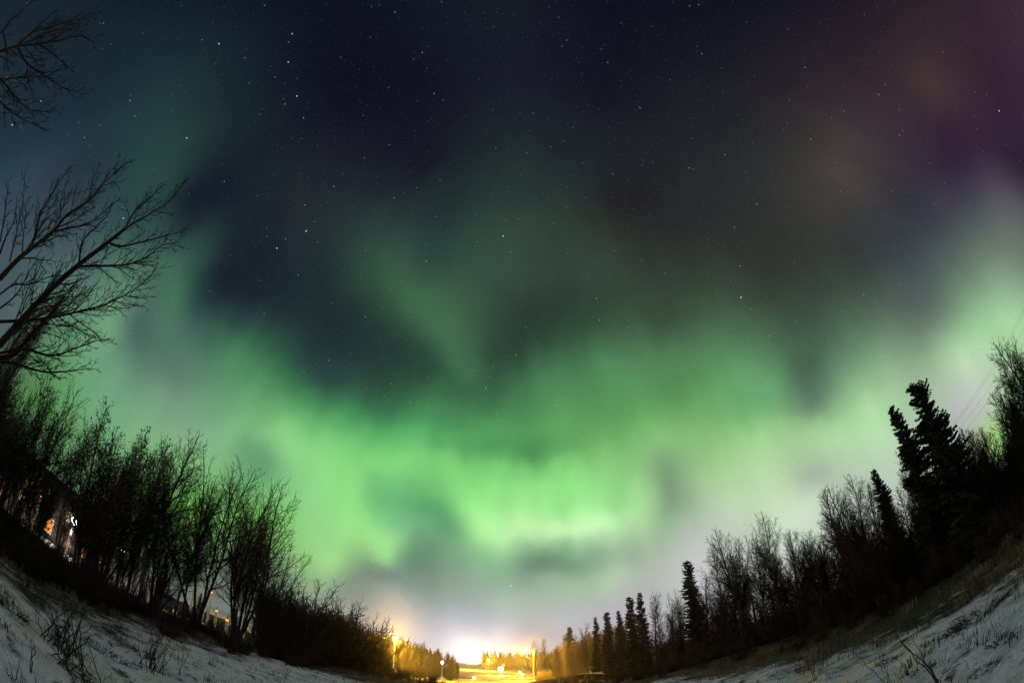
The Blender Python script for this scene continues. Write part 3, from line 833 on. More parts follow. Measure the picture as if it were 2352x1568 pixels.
BR = "bare broadleaf trees along the right edge of the clearing"
for v, px, py, d, lab, w in (
 ("birch1", 1662, 1196, 38, "forked bare birch, tallest of the mid-distance birches right of the lone spruce", 0.9),
 ("aspen0", 1700, 1222, 37, "bare slim birch beside the forked tallest mid-distance birch", 1.2),
 ("birch0", 1742, 1171, 34, "bare birch with one slender feathery spire, standing free against pale sky", 0.75),
 ("birch2", 1795, 1222, 32, "bare birch with a dark rounded top right of the feathery spire", 0.95),
 ("fan0", 1832, 1213, 30.5, "broad bare tree with several upright stems below the thin cables", 0.8),
 ("birch2", 1868, 1232, 29, "low bare crown filling the dip before the tall grey birches", 0.95),
 ("birch1", 1915, 1100, 26.5, "big bare birch with thick dark trunk and knotted limbs, left of thin spruce", 1.0),
 ("birch0", 1940, 1088, 27.5, "tall bare birch with rounded top next to the thick knotted birch", 0.9),
 ("birch2", 1983, 1098, 25.5, "bare birch pressed against the thin dark spruce spire", 0.9),
 ("fan1", 2062, 1040, 23, "pale bare tree with drooping twigs under the slim leaning spruce", 0.8),
 ("birch0", 2215, 985, 20.5, "bare birch with wide twiggy top right behind the tallest spruce", 1.1),
 ("fan2", 2258, 975, 19.5, "many-stemmed bare tree below the cables between spruce and edge birches", 0.9),
 ("birch1", 2292, 762, 18.5, "very tall bare birch with curled topmost twig near the right edge", 1.15),
 ("aspen1", 2268, 835, 18, "narrow bare tree tip reaching out left of the curled-top birch", 1.5),
 ("birch0", 2318, 812, 18.2, "dense bare birch filling in under the curled-top birch", 1.0),
 ("fan1", 2346, 870, 16.5, "dense many-stemmed bare tree lowest at the right edge", 1.2),
 ("birch1", 2190, 1010, 24, "bare birch half hidden by the right flank of the tallest spruce", 0.9),
 ("fan2", 1650, 1238, 41, "bare bushy tree between the lone clubbed spruce and the forked tallest birch", 0.8),
 ("birch0", 1722, 1220, 35, "bare birch close against the left side of the feathery spire", 0.9),
 ("fan1", 1850, 1222, 30, "bare tree of upright stems right of the broad one below the thin cables", 0.85),
 ("birch1", 1895, 1170, 28, "bare birch stepping up to the thick knotted birch from the left", 0.9),
 ("birch2", 1765, 1238, 36, "bare birch between the feathery spire and the dark rounded top", 0.9),
 ("birch0", 1685, 1260, 40, "bare birch filling the middle below the forked tallest birch", 1.0),
 ("birch2", 2345, 760, 17.5, "tall bare birch cut by the right edge of the view", 1.2),
 ("fan0", 2330, 985, 17, "dark leaning many-stemmed tree low beside the right edge birches", 0.9),
 ("fan2", 1520, 1350, 57, "bare bushy tree with broad fan crown left of the lone clubbed spruce", 0.85),
 ("fan0", 1547, 1352, 54, "bare tree whose twigs touch the left side of the lone clubbed spruce", 0.7),
 ("aspen1", 1495, 1366, 60, "small bare tree just right of the needle-thin spruce", 1.4),
 ("birch2", 1614, 1318, 45, "bare tree touching the right side of the lone clubbed spruce", 0.8),
 ("fan1", 1640, 1328, 43, "low bare tree at the foot of the forked tallest birch", 0.7),
 ("aspen0", 1334, 1426, 112, "tall orange-lit bare birch left of the small spruce tip", 1.4),
 ("aspen1", 1348, 1436, 106, "orange-lit bare birch crowding the small spruce tip", 1.3),
 ("birch0", 1322, 1452, 118, "lower orange-lit birch at the left end of the glowing grove", 0.8),
 ("aspen0", 1381, 1424, 94, "dim orange birch between small spruce tip and full dark spruce", 1.3),
 ("aspen1", 1408, 1432, 86, "dim orange birch between the full dark spruce and the short one", 1.2),
 ("birch1", 1432, 1425, 78, "dim bare birch behind the blunt-topped spruce", 0.7),
 ("birch2", 1293, 1455, 132, "thin bare tree on the lamp side of the dark spruce nearest the lamps", 0.8),
 ("birch0", 1229, 1466, 150, "left one of two tall hazy brown trees behind the street lamp arm", 0.6),
 ("birch2", 1243, 1464, 146, "right one of two tall hazy brown trees behind the street lamp arm", 0.6),
 ("birch1", 1266, 1492, 135, "glowing yellow bare tree on the bank right of the street lamp", 0.9),
 ("spruce1", 1277, 1488, 128, "yellow-lit young conifer on the bank right of the street lamp", 1.6),
):
    plant_at(v, "spruce_tree" if v.startswith("spruce") else "bare_tree", px, py, d, lab, "tree", None if v.startswith("spruce") else BR, w)

# ------------------------------------------------------------------ left edge of the clearing
BL = "bare broadleaf trees along the left edge of the clearing"
for v, px, py, d, lab, w in (
 ("leafy0", 8, 850, 13.0, "dense leafy tree behind the lowest limbs of the big near tree", 1.0),
 ("leafy1", 62, 868, 14.0, "tree with withered leaves next to the big near tree's lowest limbs", 0.9),
 ("fan0", 150, 640, 13.5, "twiggy bushy tree showing through the big near tree's trunks", 0.45),
 ("round1", 140, 885, 15.5, "bare slanting tree left of the leaf-dotted treetop", 0.8),
 ("leafy0", 188, 915, 16.0, "leaf-dotted bushy tree above the brightest white yard lamp", 0.7),
 ("leafy1", 302, 955, 18, "tree with scattered single leaves dotting its rounded top", 0.72),
 ("leafy0", 335, 1000, 18.5, "dense dark tree with few leaves left of the feathery tall one", 0.75),
 ("fan1", 395, 1020, 19.5, "bare tree with dense upright twigs below the feathery tall one", 0.75),
 ("birch1", 440, 975, 19.0, "tall feathery bare birch, highest tip of the left tree row", 0.85),
 ("birch2", 470, 1120, 21.5, "lower bare birch right of the feathery tall one", 0.9),
 ("round1", 545, 1046, 22.0, "bare tree with fan of slim stems, left neighbour of the round crown", 0.95),
 ("round0", 622, 1088, 25.0, "bare tree with wide round crown, last tall one before the thicket", 0.9),
 ("birch0", 500, 1085, 24.5, "slender bare tree just left of the fan of slim stems", 0.6),
 ("fan2", 40, 835, 11.5, "dark twiggy tree right beside the trunk of the big near tree", 0.8),
 ("fan0", 95, 905, 17.5, "bare tree crowded between the leafy trees at the far left", 0.8),
 ("round1", 325, 1000, 21.5, "bare spreading tree under the scattered-leaf treetops", 0.9),
 ("fan1", 300, 1010, 21.0, "bare tree with tight twigs behind the dense dark tree", 0.9),
 ("round0", 430, 1080, 23.0, "bare spreading tree beneath the feathery tall birch", 0.8),
 ("fan2", 655, 1200, 27.5, "low twiggy tree under the outer side of the wide round crown", 0.7),
 ("fan0", 610, 1130, 27.0, "bare tree tucked behind the wide round crown", 0.7),
):
    plant_at(v, "bare_tree", px, py, d, lab, "tree", BL, w)
for v, px, py, d, lab in (
 ("shrub0", 700, 1312, 27.0, "tallest thicket shrub at the foot of the wide round crown"),
 ("shrub1", 735, 1345, 30.0, "bare shrub on the falling thicket slope right of the round crown"),
 ("shrub2", 778, 1368, 34.0, "bare shrub in the middle of the falling thicket ridge"),
 ("shrub0", 822, 1374, 39.0, "upright twiggy shrub on the thicket ridge near its outer end"),
 ("shrub1", 826, 1400, 42.0, "outermost tall thicket shrub, twigs tinged orange by the street lamp"),
 ("shrub2", 822, 1440, 44.0, "low end of the thicket closest to the glowing orange street lamp"),
):
    plant_at(v, "thicket_shrub", px, py, d, lab, "shrub", "shrubs of the left thicket", 1.25)
rng = random.Random(77)
for i in range(26):
    az = -73 + 53 * i / 25 + rng.uniform(-1, 1)
    X = 10.2 + rng.uniform(0, 1.6) + 0.05 * (72 + az)
    d = min(X / math.sin(R(-az)), 44)
    x, y = azd(az, d)
    plant(f"shrub{i % 3}", "thicket_shrub", x, y, tz(x, y), rng.uniform(0, 6.28), rng.uniform(0.22, 0.36), "low bare shrub in the black thicket bordering the left snow", "shrub", "low shrubs bordering the left snow", 1.3)
for i in range(26):
    az = 76 - 60 * i / 25 + rng.uniform(-1, 1)
    X = 10.6 + rng.uniform(0, 4.5)
    d = min(X / math.sin(R(az)), 58)
    x, y = azd(az, d)
    plant(f"shrub{i % 3}", "thicket_shrub", x, y, tz(x, y), rng.uniform(0, 6.28), rng.uniform(0.16, 0.42), "low bare shrub in the black undergrowth below the right trees", "shrub", "low shrubs below the right trees", 1.3)


# ------------------------------------------------------------------ the woods behind, seen as one dark mass
def woods(name, spots, label=None, material="twig"):
    mb = MB()
    for variant, x, y, sc, rz in spots:
        z = tz(x, y) - 0.1
        c, s = math.cos(rz) * sc, math.sin(rz) * sc
        for part in LIB[variant][1]:
            off_ = mb.n
            for v in part.v:
                mb.v.append(np.stack([v[:, 0] * c - v[:, 1] * s + x, v[:, 0] * s + v[:, 1] * c + y, v[:, 2] * sc + z], 1)); mb.n += len(v)
            for f in part.f: mb.f.append(f + off_)
    o = kind(link(name, mb.mesh(name, M[material])), 'stuff')
    o["label"] = label
    return o


sp = []
for i in range(250):
    az = rng.uniform(12, 86); d = rng.uniform(17, 34) / math.sin(R(az)) ** 0.95; d = min(d, 110)
    x, y = azd(az, d); v = rng.choice(["scrub0", "scrub1", "scrub0", "scrub1", "scrub1", "bare0", "bare1"])
    sp.append((v, x, y, rng.uniform(0.75, 1.15) if v[0] == "s" else rng.uniform(0.3, 0.6), rng.uniform(0, 6.28)))
for i in range(75):
    az = rng.uniform(17, 84); d = min(rng.uniform(21, 33) / math.sin(R(az)), 95)
    x, y = azd(az, d); sp.append((rng.choice(["bare0", "bare1"]), x, y, rng.uniform(0.5, 0.85) * (1.15 if az < 45 else 0.8), rng.uniform(0, 6.28)))
for i in range(30):
    az = rng.uniform(14, 80); d = min(rng.uniform(22, 36) / math.sin(R(az)), 100)
    x, y = azd(az, d); sp.append((rng.choice(["spruce1", "spruce3"]), x, y, rng.uniform(0.3, 0.5), rng.uniform(0, 6.28)))
woods("woods", sp, "dark mass of woods behind the right tree row")
sp = []
for i in range(150):
    az = rng.uniform(-84, -17); d = min(rng.uniform(9.3, 15) / math.sin(R(-az)) ** 0.97, 60)
    x, y = azd(az, d)
    if -47 < az < -27 and i % 2: continue
    sp.append((rng.choice(["scrub0", "scrub1"]), x, y, rng.uniform(0.20, 0.33) * (1.0 if az < -27 else 1.7), rng.uniform(0, 6.28)))
for i in range(80):
    az = rng.uniform(-31, -16.3); d = rng.uniform(11.5, 15) / math.sin(R(-az)) ** 0.93
    x, y = azd(az, d); el = float(np.interp(az, [-31, -27, -22, -19.5, -18, -16], [6.5, 6.6, 5.2, 4.6, 2.0, 0.3])) * rng.uniform(.45, 1)
    v = rng.choice(["scrub0", "scrub1", "shrub0", "shrub1"])
    sp.append((v, x, y, (CAM_H + d * math.tan(R(el)) - tz(x, y)) / HEIGHT[v], rng.uniform(0, 6.28)))
for i in range(13):
    az = rng.uniform(-80, -44); d = rng.uniform(17, 24) / math.sin(R(-az)) ** 0.97
    x, y = azd(az, d)
    sp.append((rng.choice(["fan0", "fan1", "fan2", "leafy0"]), x, y, rng.uniform(0.35, 0.62), rng.uniform(0, 6.28)))
for i in range(70):
    az = rng.uniform(-80, -22); d = rng.uniform(68, 95)
    x, y = azd(az, d)
    sp.append((rng.choice(["bare0", "bare1", "scrub0", "spruce3"]), x, y, rng.uniform(0.5, 0.8), rng.uniform(0, 6.28)))
woods("woods", sp, "dark mass of undergrowth and woods behind the left tree row")
sp = []
tall = lambda x, y, el: (CAM_H + math.hypot(x, y) * math.tan(R(el)) - tz(x, y)) / 10
for i in range(230):
    az = rng.uniform(-21, -6.7); d = rng.uniform(128, 190)
    x, y = azd(az, d); el = float(np.interp(az, [-21, -14, -11, -9, -7.6, -6.6], [3.4, 2.8, 2.2, 1.7, 1.2, 0.2]))
    v = rng.choice(["spruce3", "bare0", "bare1", "bare0", "bare1", "scrub0", "scrub1"])
    h = tall(x, y, el) * rng.uniform(0.7, 1.06)
    sp.append((v, x, y, max(0.25, h if v[0] == "b" else h * 0.8 if v[0:2] == "sp" else h * 1.3), rng.uniform(0, 6.28)))
woods("woods", sp, "orange-tinged woods on the rise behind the left street lamp")
sp = []
for i in range(190):
    az = rng.uniform(-3.6, 7); d = rng.uniform(390, 560)
    x, y = azd(az, d); v = rng.choice(["spruce3", "spruce1", "spruce2", "bare0", "bare1"])
    sp.append((v, x, y, max(0.3, tall(x, y, rng.uniform(1.1, 1.75)) * (1.0 if v[0] == "b" else 0.9)), rng.uniform(0, 6.28)))
woods("woods", sp, "distant treeline on the hill beyond the bright road", "lit_twig")
sp = []
for i in range(80):
    az = rng.uniform(5, 14); d = rng.uniform(96, 165)
    x, y = azd(az, d); v = rng.choice(["bare0", "bare1", "bare1", "scrub1"])
    sp.append((v, x, y, max(.3, tall(x, y, rng.uniform(1.5, 2.6) + (az - 5) * 0.32)), rng.uniform(0, 6.28)))
for i in range(60):
    az = rng.uniform(3.4, 7.5); d = rng.uniform(116, 140)
    x, y = azd(az, d); sp.append((rng.choice(["scrub0", "scrub1"]), x, y, rng.uniform(0.5, 1.2), rng.uniform(0, 6.28)))
woods("woods", sp, "orange-lit grove of thin trees right of the street lamps", "lit_twig")
sp = []
for i in range(120):
    az = rng.uniform(-22, 24); d = rng.uniform(25, 33) / math.cos(R(az))
    x, y = azd(az, d); z = tz(x, y)
    el = float(np.interp(az, [-22, -17, -12, -6, 4, 12, 24], [-1.2, -1.0, -1.6, -2.5, -2.5, -2.0, -1.6])) + rng.uniform(-.8, .25)
    h = (CAM_H + d * math.tan(R(el)) - z) / 3.6
    if h > 0.06: sp.append((rng.choice(["scrub0", "scrub1"]), x, y, h, rng.uniform(0, 6.28)))
woods("brushwood", sp, "low dark brush on the crest where the clearing drops to the road")

# ------------------------------------------------------------------ the two big near trees at left, limb by limb
def limb(trace, dist, r0, r1, wob, seed, scale=0.549, o=(0, 0)):
    rg = random.Random(seed)
    k = catmull([(p[0] * scale + o[0], p[1] * scale + o[1]) for p in trace], 4)
    pts = []; n = len(k) - 1
    slope = rg.uniform(-wob, wob)
    for i, q in enumerate(k):
        d = dist + slope * i / n + rg.gauss(0, 0.012)
        pts.append(tuple(at(q[0], q[1], d)))
    return pts, [r0 + (r1 - r0) * i / n for i in range(n + 1)]


def near_tree(name, limbs, trunk, seed, label, cfg):
    e = link(name, None, loc=tuple(trunk[0][0]))
    base = np.array(trunk[0][0])
    sh = lambda l: ([tuple(np.array(p) - base) for p in l[0]], l[1])
    tag(e, label, "tree", "big bare trees close to the camera")
    tr = MB(); tr.tubes([sh(trunk)], 9)
    link("trunk", tr.mesh("trunk", M["bark"], True), e)
    rg = random.Random(seed); out = []
    ls = [sh(l) for l in limbs]
    ls = [(p, [v * 1.3 for v in r]) for p, r in ls]
    for p, r in ls: kids(p, r, 0, cfg, out, rg, 0.0055)
    cr = MB(); cr.tubes(ls, 6)
    for lv in sorted({o[0] for o in out}): cr.tubes([(o[1], o[2]) for o in out if o[0] == lv], 4 if lv == 0 else 3)
    link("crown", cr.mesh("crown", M["twig"], True), e)
    return e


CFG_NEAR = [(9.5, 0.60, 0.30, 5, 0.10, 0.07, 0.08, fade), (9.0, 0.62, 0.44, 4, 0.12, 0.05, 0.12, fade), (13, 0.6, 0.44, 3, 0.14, 0.02, 0.1, even)]
D1 = 8.0
q = at(0, 812, D1)
r2 = dict(scale=0.2563, o=(0, 746.5))
L1 = [
 limb([(0, 1440), (90, 1340), (200, 1222), (320, 1115), (450, 1015), (525, 955)], D1, 0.060, 0.028, 0.5, 1),
 limb([(525, 955), (560, 890), (640, 815), (690, 770)], D1 + .1, 0.022, 0.006, 0.6, 2),
 limb([(525, 955), (575, 925), (650, 880), (720, 830), (790, 730)], D1 + .1, 0.020, 0.005, 0.8, 3),
 limb([(450, 1015), (510, 1030), (600, 1010), (700, 985), (780, 960)], D1 - .2, 0.020, 0.005, 0.9, 4),
 limb([(320, 1115), (440, 1112), (540, 1105), (620, 1070), (690, 1020), (760, 1030)], D1 - .2, 0.022, 0.005, 0.9, 5),
 limb([(0, 1165), (70, 1090), (130, 1040), (220, 970), (280, 900), (370, 840), (430, 770), (530, 680)], D1 - .9, 0.040, 0.006, 0.8, 6),
 limb([(220, 970), (300, 952), (370, 935), (430, 890), (500, 830)], D1 - .6, 0.016, 0.005, 0.7, 7),
 limb([(130, 1040), (150, 980), (165, 900), (200, 830), (245, 770)], D1 - .6, 0.016, 0.004, 0.7, 17),
 limb([(330, 1105), (345, 1010), (400, 950), (450, 900), (470, 850)], D1, 0.018, 0.005, 0.7, 8),
 limb([(0, 1345), (110, 1340), (200, 1330), (300, 1310), (420, 1280), (520, 1235), (590, 1190), (660, 1120)], D1 + .3, 0.026, 0.005, 0.9, 9),
 limb([(520, 1235), (580, 1245), (650, 1240)], D1 + .3, 0.010, 0.004, 0.5, 10),
 limb([(0, 1500), (60, 1480), (140, 1390), (200, 1330), (270, 1240)], D1 + .5, 0.045, 0.02, 0.3, 11),
 limb([(0, 250), (210, 212), (400, 265), (530, 262), (640, 220), (780, 170), (880, 135), (990, 125)], D1 + .2, 0.022, 0.005, 0.7, 12, **r2),
 limb([(0, 330), (120, 340), (300, 395), (420, 420), (580, 415), (700, 400), (860, 390)], D1 + .4, 0.022, 0.004, 0.7, 13, **r2),
 limb([(130, 1040), (170, 900), (250, 760), (300, 690)], D1 - .7, 0.013, 0.004, 0.7, 51),
 limb([(0, 1010), (20, 900), (35, 760)], D1 - 1.0, 0.014, 0.004, 0.7, 52),
 limb([(40, 1095), (70, 970), (95, 850), (105, 720)], D1 - .8, 0.014, 0.004, 0.7, 53),
 limb([(370, 840), (385, 760), (415, 690)], D1 - .6, 0.010, 0.004, 0.5, 54),
 limb([(200, 1222), (240, 1190), (300, 1185), (385, 1150)], D1 + .3, 0.014, 0.004, 0.9, 55),
 limb([(150, 1280), (220, 1245), (320, 1240), (410, 1205)], D1 + .3, 0.014, 0.004, 0.9, 56),
 limb([(90, 1340), (180, 1285), (280, 1275), (350, 1255)], D1 + .4, 0.016, 0.004, 0.9, 57),
 limb([(60, 1400), (150, 1290), (220, 1180), (240, 1110)], D1 + .4, 0.016, 0.004, 0.9, 58),
 limb([(0, 1230), (60, 1190), (120, 1190), (200, 1160), (260, 1150)], D1 - .3, 0.014, 0.004, 0.9, 59),
 limb([(0, 1290), (70, 1230), (120, 1140), (150, 1090)], D1 - .2, 0.014, 0.004, 0.9, 60),
 limb([(0, 1060), (25, 990), (60, 920), (70, 830)], D1 - .9, 0.018, 0.005, 0.6, 14),
 limb([(520, 0), (640, 10), (720, 50), (800, 100), (870, 130)], D1 + .2, 0.012, 0.004, 0.5, 15, **r2),
]
p0 = L1[0][0][0]
bx, by = q[0] * 1.02, q[1] * 0.95
trunk1 = ([(bx, by, tz(bx, by) - 0.1), (bx * 1.0, by, 1.0), (bx * .998, by, 2.2), p0], [0.16, 0.12, 0.1, 0.062])
near_tree("bare_tree", L1, trunk1, 41, "big bare tree reaching in from the left edge with long dark limbs", CFG_NEAR)

D2 = 7.2
L2 = [
 limb([(-60, 235), (0, 215), (75, 192), (160, 185), (250, 170), (330, 150), (405, 182)], D2, 0.024, 0.005, 0.5, 21),
 limb([(75, 192), (130, 140), (220, 110), (330, 80), (410, 65)], D2, 0.016, 0.005, 0.6, 22),
 limb([(-40, 170), (10, 130), (60, 75), (120, 20), (150, -10)], D2 + .3, 0.020, 0.006, 0.5, 23),
 limb([(75, 200), (110, 262), (190, 320), (260, 365), (350, 395)], D2 - .2, 0.016, 0.004, 0.5, 24),
 limb([(-50, 325), (20, 330), (150, 322), (240, 330)], D2 + .2, 0.012, 0.004, 0.5, 25),
 limb([(-30, 300), (15, 345), (70, 410), (130, 460), (240, 466)], D2 + .1, 0.016, 0.004, 0.5, 26),
 limb([(-40, 390), (0, 425), (80, 490), (200, 545)], D2 + .2, 0.014, 0.004, 0.5, 27),
 limb([(160, 185), (200, 210), (260, 260), (310, 300)], D2, 0.010, 0.004, 0.5, 28),
 limb([(110, 180), (190, 140), (260, 125), (350, 115)], D2, 0.010, 0.004, 0.5, 29),
 limb([(10, 130), (25, 190), (30, 260), (35, 300)], D2 + .2, 0.012, 0.004, 0.5, 30),
]
tb = at(-40, 260, D2); tb[2] = 0
ends = [l[0][0] for l in L2 if l[0][0][2] > 0]
tx, ty = tb[0] * 1.06, tb[1] * 1.25
trunk2 = ([(tx, ty, tz(tx, ty) - .1), (tx, ty, 1.6), (tx * .99, ty, 3.0), tuple(at(-60, 235, D2))], [0.15, 0.11, 0.08, 0.03])
near_tree("bare_tree", L2, trunk2, 43, "fine bare branches of a tree hanging into the top left corner", CFG_NEAR)


# ------------------------------------------------------------------ dry grass, tussocks, weeds
def blades(n, fn, hmin, hmax, seed, width=0.010):
    rg = np.random.RandomState(seed)
    xy = fn(rg, n); n = len(xy)
    z = terr(xy[:, 0], xy[:, 1])
    h = rg.uniform(hmin, hmax, n); a = rg.uniform(0, 6.28, n); le = rg.uniform(0.1, 0.9, n)
    base = np.column_stack([xy, z - 0.02])
    mid = base + np.column_stack([np.cos(a) * le * h * .35, np.sin(a) * le * h * .35, h * .6])
    tip = base + np.column_stack([np.cos(a) * le * h, np.sin(a) * le * h, h * (1 - .35 * le)])
    b = a + 1.57 + rg.uniform(-.8, .8, n)
    w = np.column_stack([np.cos(b), np.sin(b), np.zeros(n)]) * width
    V = np.stack([base - w, base + w, mid + w * .7, mid - w * .7, tip], 1).reshape(-1, 3)
    i = np.arange(n)[:, None] * 5
    return V, i + np.array([0, 1, 2, 3]), i + np.array([3, 2, 4])


def grass_zone(rg, n):
    out = []
    c = []
    while len(c) < 1500:
        x, y = rg.uniform(-16, 16), rg.uniform(0, 34)
        e = max(x - 7.6, -x - (6.4 + 0.29 * y), y - 21.0) + 2.2 * float(vnoise(x / 2.2, y / 2.2))
        if e < -0.2 or e > (5.5 if x > 0 or y > 21 else 3.0): continue
        if rg.rand() > 0.35 + float(vnoise(x / 1.1 + 20, y / 1.1)) * 1.2: continue
        c.append((x, y))
    for x, y in c:
        k = rg.randint(8, 26)
        out.append(np.column_stack([rg.normal(x, .16, k), rg.normal(y, .16, k)]))
    return np.concatenate(out)[:n]


def snow_tufts(rg, n):
    out = []
    for _ in range(1300):
        y = rg.uniform(0.5, 22); x = rg.uniform(-13, 9)
        if abs(x) < 2 and y < 14: continue
        k = rg.randint(3, 24); q = rg.uniform(.03, .2)
        out.append(np.column_stack([rg.normal(x, q, k), rg.normal(y, q, k)]))
    return np.concatenate(out)[:n]


mb = MB()
V, f4, f3 = blades(18000, snow_tufts, 0.05, 0.22, 8, 0.006)
mb.v.append(V); mb.n = len(V); mb.f += [f4, f3]
g = kind(link("dry_grass", mb.mesh("dry_grass", M["weed"])), 'stuff')
g["label"] = "sparse dead grass poking through the snow"
mb = MB()
V, f4, f3 = blades(24000, grass_zone, 0.12, 0.42, 3, 0.008)
mb.v.append(V); mb.n = len(V); mb.f += [f4, f3]
g = kind(link("dry_grass", mb.mesh("dry_grass", M["straw"])), 'stuff')
g["label"] = "dead yellow grass along the edges of the snow"


def tussock(px, py, r, h, label, seed, mt="straw"):
    x, y, z = on_ground(px, py)
    rg = random.Random(seed)
    lines = []
    for _ in range(int(150 * r / 0.3)):
        a = rg.uniform(0, 6.28); q_ = r * math.sqrt(rg.random()); hh = h * rg.uniform(.4, 1.1)
        p = (math.cos(a) * q_, math.sin(a) * q_, tz(x + math.cos(a) * q_, y + math.sin(a) * q_) - z - .02)
        pl = polyline(p, nrm((math.cos(a) * .9, math.sin(a) * .9, 1)), hh, 3, .18, -.25, rg)
        lines.append((pl, [.008, .006, .004, .002]))
    mb = MB(); mb.tubes(lines, 3)
    o = link("grass_tussock", mb.mesh("grass_tussock", M[mt]), loc=(x, y, z))
    tag(o, label, "tussock", "grass tussocks poking through the snow")


for i, (px, py, r, h, lab) in enumerate((
 (2250, 1416, 0.55, 0.26, "largest dark tussock lying on the right snow under the birches"),
 (2040, 1517, 0.22, 0.12, "long flat dark tussock left of the two leaning weed stalks"),
 (1930, 1538, 0.16, 0.1, "small dark tussock right of the forked weed on the right snow"),
 (2144, 1473, 0.24, 0.12, "flat dark tussock above the two leaning weed stalks"),
 (2190, 1451, 0.16, 0.14, "small dark tussock just below the largest dark tussock"),
 (2300, 1474, 0.14, 0.14, "little brownish tussock at the foot of a thin weed on the right snow"),
 (2120, 1535, 0.14, 0.1, "small tussock between the leaning weed stalks"),
 (2262, 1536, 0.14, 0.1, "lowest small dark tussock on the right snow"),
 (30, 1405, 0.2, 0.2, "dark tussock on the left snow close to the left edge"),
 (175, 1545, 0.2, 0.14, "dark matted tussock at the foot of the biggest weed clump"),
 (230, 1490, 0.3, 0.14, "long dark tussock right of the biggest weed clump"),
 (325, 1500, 0.22, 0.18, "dark tussock touching the second weed clump on the left snow"),
 (530, 1512, 0.35, 0.16, "straggly tussock on the crest where the left snow ends"),
)):
    tussock(px, py, r, h, lab, 500 + i, "weed")


def weed(base_px, tops, label, seed, twigs=3.0, r=0.006, spread=0.02):
    x, y, z = on_ground(*base_px)
    d0 = math.hypot(x, y); rg = random.Random(seed)
    st = []
    for tx_, ty_ in tops:
        tp = at(tx_, ty_, d0 * rg.uniform(.94, 1.08))
        b = np.array([rg.gauss(0, spread), rg.gauss(0, spread), -0.03])
        e = tp - np.array([x, y, z])
        k = 6; pts = []
        for i in range(k + 1):
            t = i / k
            pts.append(tuple(b + (e - b) * t + np.array([rg.gauss(0, .012), rg.gauss(0, .012), .05 * math.sin(3.14 * t) * rg.uniform(-.5, 1)]) * min(1, 2 * t)))
        st.append((pts, [r * (1 - .7 * i / k) + .001 for i in range(k + 1)]))
    out = []
    cfg = [(twigs * 2.2, 0.55, 0.30, 3, 0.12, 0.03, 0.25, fade), (9, 0.6, 0.36, 2, 0.15, 0, 0.2, even)]
    for p, rr in st: kids(p, rr, 0, cfg, out, rg)
    e = link("weed_plant", None, loc=(x, y, z)); tag(e, label, "weed", "dead weeds standing in the snow")
    mb = MB(); mb.tubes(st, 5); link("stem", mb.mesh("stem", M["weed"], True), e)
    mb = MB(); mb.tubes([(o[1], [v * .55 for v in o[2]]) for o in out], 3); link("crown", mb.mesh("crown", M["weed"]), e)


rg = random.Random(9)
fanpx = lambda x0, x1, y0, y1, n: [(x0 + (x1 - x0) * (i + rg.random()) / n, rg.uniform(y0, y1)) for i in range(n)]
weed((140, 1490), fanpx(80, 205, 1375, 1440, 30), "biggest bushy weed clump, dark and many-stemmed, on the left snow", 601, 5, .009, .2)
weed((165, 1540), fanpx(95, 225, 1430, 1500, 16), "low sprawling weed in front of the biggest weed clump", 602, 5, .008, .2)
weed((345, 1535), fanpx(315, 410, 1440, 1490, 20), "second bushy weed clump with slanting stems on the left snow", 603, 5, .008, .16)
weed((72, 1543), [(70, 1462), (78, 1470)], "single upright dark weed stalk close to the left edge", 604, 2, .007)
weed((30, 1562), [(27, 1522), (45, 1518), (14, 1530)], "small bent weed in the bottom left corner", 605, 2, .005)
weed((408, 1552), [(425, 1478), (412, 1490), (440, 1485)], "thin weed with few stalks right of the second weed clump", 606, 2, .005)
weed((655, 1556), [(650, 1528), (665, 1524), (642, 1535), (672, 1532)], "dark weed on the snow tip below the round-crowned tree", 607, 3, .008, .08)
weed((1874, 1562), [(1846, 1512), (1868, 1514), (1898, 1508), (1858, 1530), (1888, 1528)], "forked spreading weed at the bottom of the right snow", 608, 2.4, .006)
weed((2157, 1564), [(2059, 1450), (2070, 1472)], "long leaning weed stalk, longest on the right snow", 609, 1.2, .008)
weed((2172, 1566), [(2088, 1458)], "second leaning weed stalk close behind the longest one", 610, 1.2, .006)
weed((2027, 1564), [(1953, 1490)], "slender leaning weed stalk left of the longest one", 611, 1.0, .005)
weed((2048, 1562), [(2008, 1488), (2024, 1500)], "thin weed between the slender and the longest leaning stalks", 612, 1.6, .004)
weed((2090, 1556), [(2052, 1500), (2110, 1520)], "short drooping weed beneath the longest leaning stalk", 613, 2.0, .005)
weed((2236, 1372), fanpx(2185, 2260, 1318, 1345, 9), "bushy bare weed at the snow edge under the two big spruces", 614, 3.5, .007, .12)
weed((2190, 1396), fanpx(2150, 2200, 1340, 1362, 6), "smaller bare weed beside the bushy one at the snow edge", 615, 3.5, .006, .1)
weed((2297, 1474), [(2280, 1432), (2302, 1436), (2318, 1428), (2290, 1445)], "thin fan-shaped weed rising from a brownish tussock on the right snow", 616, 2.5, .004)
weed((2346, 1366), fanpx(2325, 2352, 1290, 1330, 5), "dark weed cut by the right edge below the birches", 617, 3.5, .007, .1)

# ------------------------------------------------------------------ power line behind the right trees
def pole(x, y, h, label):
    z = tz(x, y)
    e = link("utility_pole", None, loc=(x, y, z)); tag(e, label, "pole", "utility poles behind the right trees")
    mb = MB(); mb.tubes([([(0, 0, -.3), (0, 0, h * .5), (0, 0, h)], [.16, .14, .11])], 10); link("pole", mb.mesh("pole", M["wood"], True), e)
    mb = MB(); mb.box((0, 0, h - .5), (2.2, .1, .12)); link("crossarm", mb.mesh("crossarm", M["wood"]), e)
    return x, y, z + h - .42


